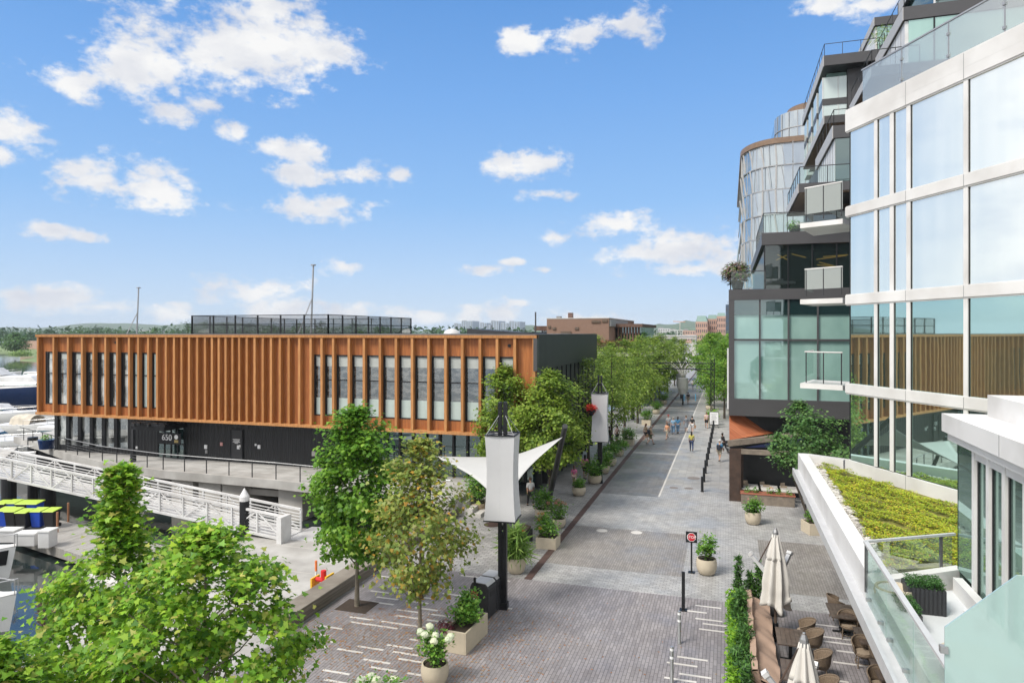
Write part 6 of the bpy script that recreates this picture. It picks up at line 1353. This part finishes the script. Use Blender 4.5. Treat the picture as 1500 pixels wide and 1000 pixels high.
for px, py, w_ in ((805,479,.4),(812,481,.5),(845,481,.6),(829,487,1.6),(873,471,1.3),(886,470,.8)): rbx('wall_fitting', m_benchw, hx(px,Yb)-w_/2, hx(px,Yb)+w_/2, Yb-.15, Yb-.001, hz(py,px,Yb)-.15, hz(py,px,Yb)+.2)
x = hx(774,Yb); tag(build(MB().tube((x+.3,Yb+3,8),(x+.3,Yb+3,hz(457,775,Yb+3)),.12), 'roof_pole', m_dgrey), 'thin pole rising left of the brown brick building', 'pole')
rng = np.random.default_rng(6); xs = hx(876,Yb)+rng.random(500)*(hx(940,Yb)-hx(876,Yb)); o = foliage('terrace_plants', np.stack([xs, np.full(500, Yb-.6), hz(505,900,Yb-1)+rng.random(500)*.7], 1), .35, leafmat('terrace_flowers', [(.35,.13,.05),(.3,.2,.06),(.12,.14,.04),(.4,.15,.08)]), None, DIA, 3); tag(o, kind='stuff')
# elevated bridge, blocks, mansard flats
m_fb = M('far_concrete', (.5,.48,.45), .9); m_fbk = M('far_brick', (.42,.27,.21), .9, var=.1, scale=.1); m_gr = M('copper_green_roof', (.2,.3,.27), .7)
def far(name, label, cat, px0, px1, pyt, Y, m, depth=30, zb=-1, win=True, cols=None, roof=None, mansard=0):
    x0, x1 = hx(px0, Y), hx(px1, Y); zt = hz(pyt, (px0+px1)/2, Y); o = thing(name, label, cat, ((x0+x1)/2,Y,zb), world=True)
    build(MB().box(x0,Y,zb,x1,Y+depth,zt), 'wall', m, o)
    if win:
        n = cols or max(3, int((px1-px0)/3.2)); st = (zt-zb)/max(3, int((zt-10.5+5)/3.4)+2); g = MB(); cw = (x1-x0)/n; z = zt-3.2
        k = 0
        while z > max(zb, 2) and k < 14:
            for i in range(n): g.box(x0+cw*(i+.28), Y-.06, z, x0+cw*(i+.72), Y-.005, z+1.9)
            z -= 3.4; k += 1
        tag(build(g, 'windows', m_dgrey, o), kind='stuff')
    if mansard: 
        h = mansard; vs = [(x0,Y,zt),(x1,Y,zt),(x1,Y+depth,zt),(x0,Y+depth,zt),(x0+h*.3,Y+h*.3,zt+h),(x1-h*.3,Y+h*.3,zt+h),(x1-h*.3,Y+depth-h*.3,zt+h),(x0+h*.3,Y+depth-h*.3,zt+h)]
        build(MB().add(vs, [(0,3,2,1),(4,5,6,7),(0,1,5,4),(1,2,6,5),(2,3,7,6),(3,0,4,7)]), 'mansard_roof', m_gr, o)
    else: build(MB().box(x0+1,Y+1,zt,x0+(x1-x0)*.4,Y+8,zt+1.6), 'roof_plant', m_grey, o)
    return o
far('apartment_tower', 'brick apartment block with green mansard roof, left one of the far pair', 'apartment block', 1019, 1036, 471, 420, m_fbk, mansard=3.5, cols=6); far('apartment_tower', 'pale brick apartment block with mansard between the green roofed one and the corner', 'apartment block', 1036, 1051, 467, 440, m_fbk, mansard=2.5, cols=5); far('apartment_tower', 'tallest pinkish apartment block just left of the dark building', 'apartment block', 1050, 1063, 463, 430, m_fbk, mansard=2, cols=5); far('office_tower', 'dark blue glass tower sliver touching the dark building edge', 'office tower', 1063, 1070, 446, 330, M('blue_glass_wall', (.05,.08,.12), .3), cols=2)
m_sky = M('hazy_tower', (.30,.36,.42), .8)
sk_ = [(665,676,474),(676,692,470),(703,713,473),(714,722,476),(719,731,470),(733,745,473),(746,761,471)]
for i, (a, b_, t_) in enumerate(sk_): far('skyline_tower', ['leftmost low block of the hazy skyline','broad block second from the left of the hazy skyline','pale block just left of the tall middle tower in the hazy skyline','low annex beside the tall middle tower in the hazy skyline','tallest flat topped tower in the middle of the hazy skyline','darker tower right of the tallest one in the hazy skyline','right end broad tower of the hazy skyline'][i], 'tower', a, b_, t_, 1900, m_sky, 60)
m_pale = M('pale_far_block', (.5,.5,.5), .9)
for i, (a, b_, t_, y_) in enumerate(((945,962,484,900),(964,981,481,950),(981,1000,483,900),(1000,1018,484,700),(30,60,488,1500),(205,232,484,1700))): far('low_block', ['low pale block beyond the bridge, left end','pale long roofed block beyond the bridge centre','pale block under the construction crane','pinkish low block left of the mansard flats','pale low building in the distant woods at far left','white building on the hills above the timber roof'][i], 'building', a, b_, t_, y_, m_pale if i != 3 else m_fbk, 40)
o = thing('tower_crane', 'distant tower crane over the far buildings', 'crane', PY(995,490,800), world=True); p0 = PY(996,487,800); p1 = PY(996,471,800); build(MB().bar(p0, p1, .9, .9), 'mast', m_conc, o); build(MB().bar(PY(986,470.6,800), PY(1004,471.4,800), .7, .8), 'jib', flatm('crane_orange', (.5,.25,.15)), o)
br = thing('highway_bridge', 'long pale elevated road bridge crossing beyond the promenade trees', 'bridge', (-30,330,0), world=True); x0, x1 = hx(900,330), hx(1020,330); build(MB().box(x0,330,hz(496,960,330),x1,342,hz(492,960,330)), 'deck', m_fb, br); build(MB().box(x0,329.5,hz(492,960,330),x1,329.8,hz(490.6,960,330)), 'parapet', m_pale, br)
for k in range(5): x = hx(925+k*22,330); build(MB().box(x,331,-2,x+2,340,hz(496,960,330)), 'pier', m_fb, br)
# far trees
def ftree(label, px, pyt, Y, w, z0=0, lm=None, n=1500, sz=None, grp=None, nm='park_tree'):
    x = hx(px, Y); zt = hz(pyt, px, Y); return tree(nm, label, 'tree', (x,Y,z0), zt-z0, w, (zt-z0)*.18, n, sz or w*.11, lm or l_far, m_barkd, int(px+Y), 'round', 34, w*.3, DIA, w*.05, grp, up=.5, limbs=6)
l_fg = leafmat('golf_tree_leaves', [(.06,.15,.03),(.09,.19,.04),(.05,.12,.03)], .2); l_fl = leafmat('light_far_leaves', [(.14,.24,.05),(.18,.28,.07)], .2)
ftree('full dark green park tree on the far lawn left of the timber building', 22, 488, 250, 7.5, .5, l_fg, 3000); ftree('low light green tree in front of the park tree on the far lawn', 30, 517, 230, 6, .3, l_fl, 1600); ftree('dark tree cut by the left edge of the photo', -12, 479, 260, 8, .5, l_far, 1800); ftree('round dark tree touching the timber building left edge', 45, 487, 330, 8, .5, l_far, 1500)
gx = ((72,483,360,11),(98,487,380,9),(120,481,420,12),(143,479,430,12),(158,480,430,9),(172,482,430,9),(185,485,440,9),(228,480,400,10),(255,484,420,9),(275,473,330,9),(300,470,300,9),(330,474,330,10),(365,472,330,10),(400,476,330,10),(440,472,340,9),(470,470,330,9),(520,472,330,10),(560,476,330,10))
for i, (px, py, Y, w) in enumerate(gx): ftree('one of the dark shore trees merging into a line above the timber building roof', px, py, Y, w, .5, l_fg if i % 3 else l_far, 1100, grp='shore trees behind the timber building')
for i, px in enumerate((640,690,745,765)): ftree('low hazy tree in the gap between the timber and brown buildings', px, 481, 520, 12, .5, l_far, 700, grp='hazy trees beyond the roof')
for i, px in enumerate((960,985,996)): ftree('dark tree seen just above the far bridge', px, 484, 520, 7, .5, l_far, 600, grp='trees above the bridge')
q = PY(46, 528, 300); tag(build(MB().box(q.x-9,300,.5,q.x+9,306,5.5), 'brick_clubhouse', m_fbk), 'low brick building on the far lawn beside the timber building edge', 'building')
rng = np.random.default_rng(12); n_ = 9000; xs = -900+rng.random(n_)*860; ys = 470+rng.random(n_)*160; o = foliage('far_woods', np.stack([xs, ys, 1+rng.random(n_)**.8*(11+3*np.sin(xs*.05)+2*np.sin(xs*.13))], 1), 4.2, l_far, None, DIA, 5, .4); tag(o, kind='stuff')
# ================= air =================
hz_m = bpy.data.materials.new('haze'); hz_m.use_nodes = True; t = hz_m.node_tree; t.nodes.clear()
o_ = t.nodes.new('ShaderNodeOutputMaterial'); v_ = t.nodes.new('ShaderNodeVolumePrincipled'); v_.inputs['Color'].default_value = (.82,.9,1,1); v_.inputs['Density'].default_value = .00013; v_.inputs['Anisotropy'].default_value = .0
t.links.new(v_.outputs[0], o_.inputs['Volume'])
tag(build(MB().box(-6500,-400,-5.5,3500,3400,78), 'haze', hz_m), kind='stuff')
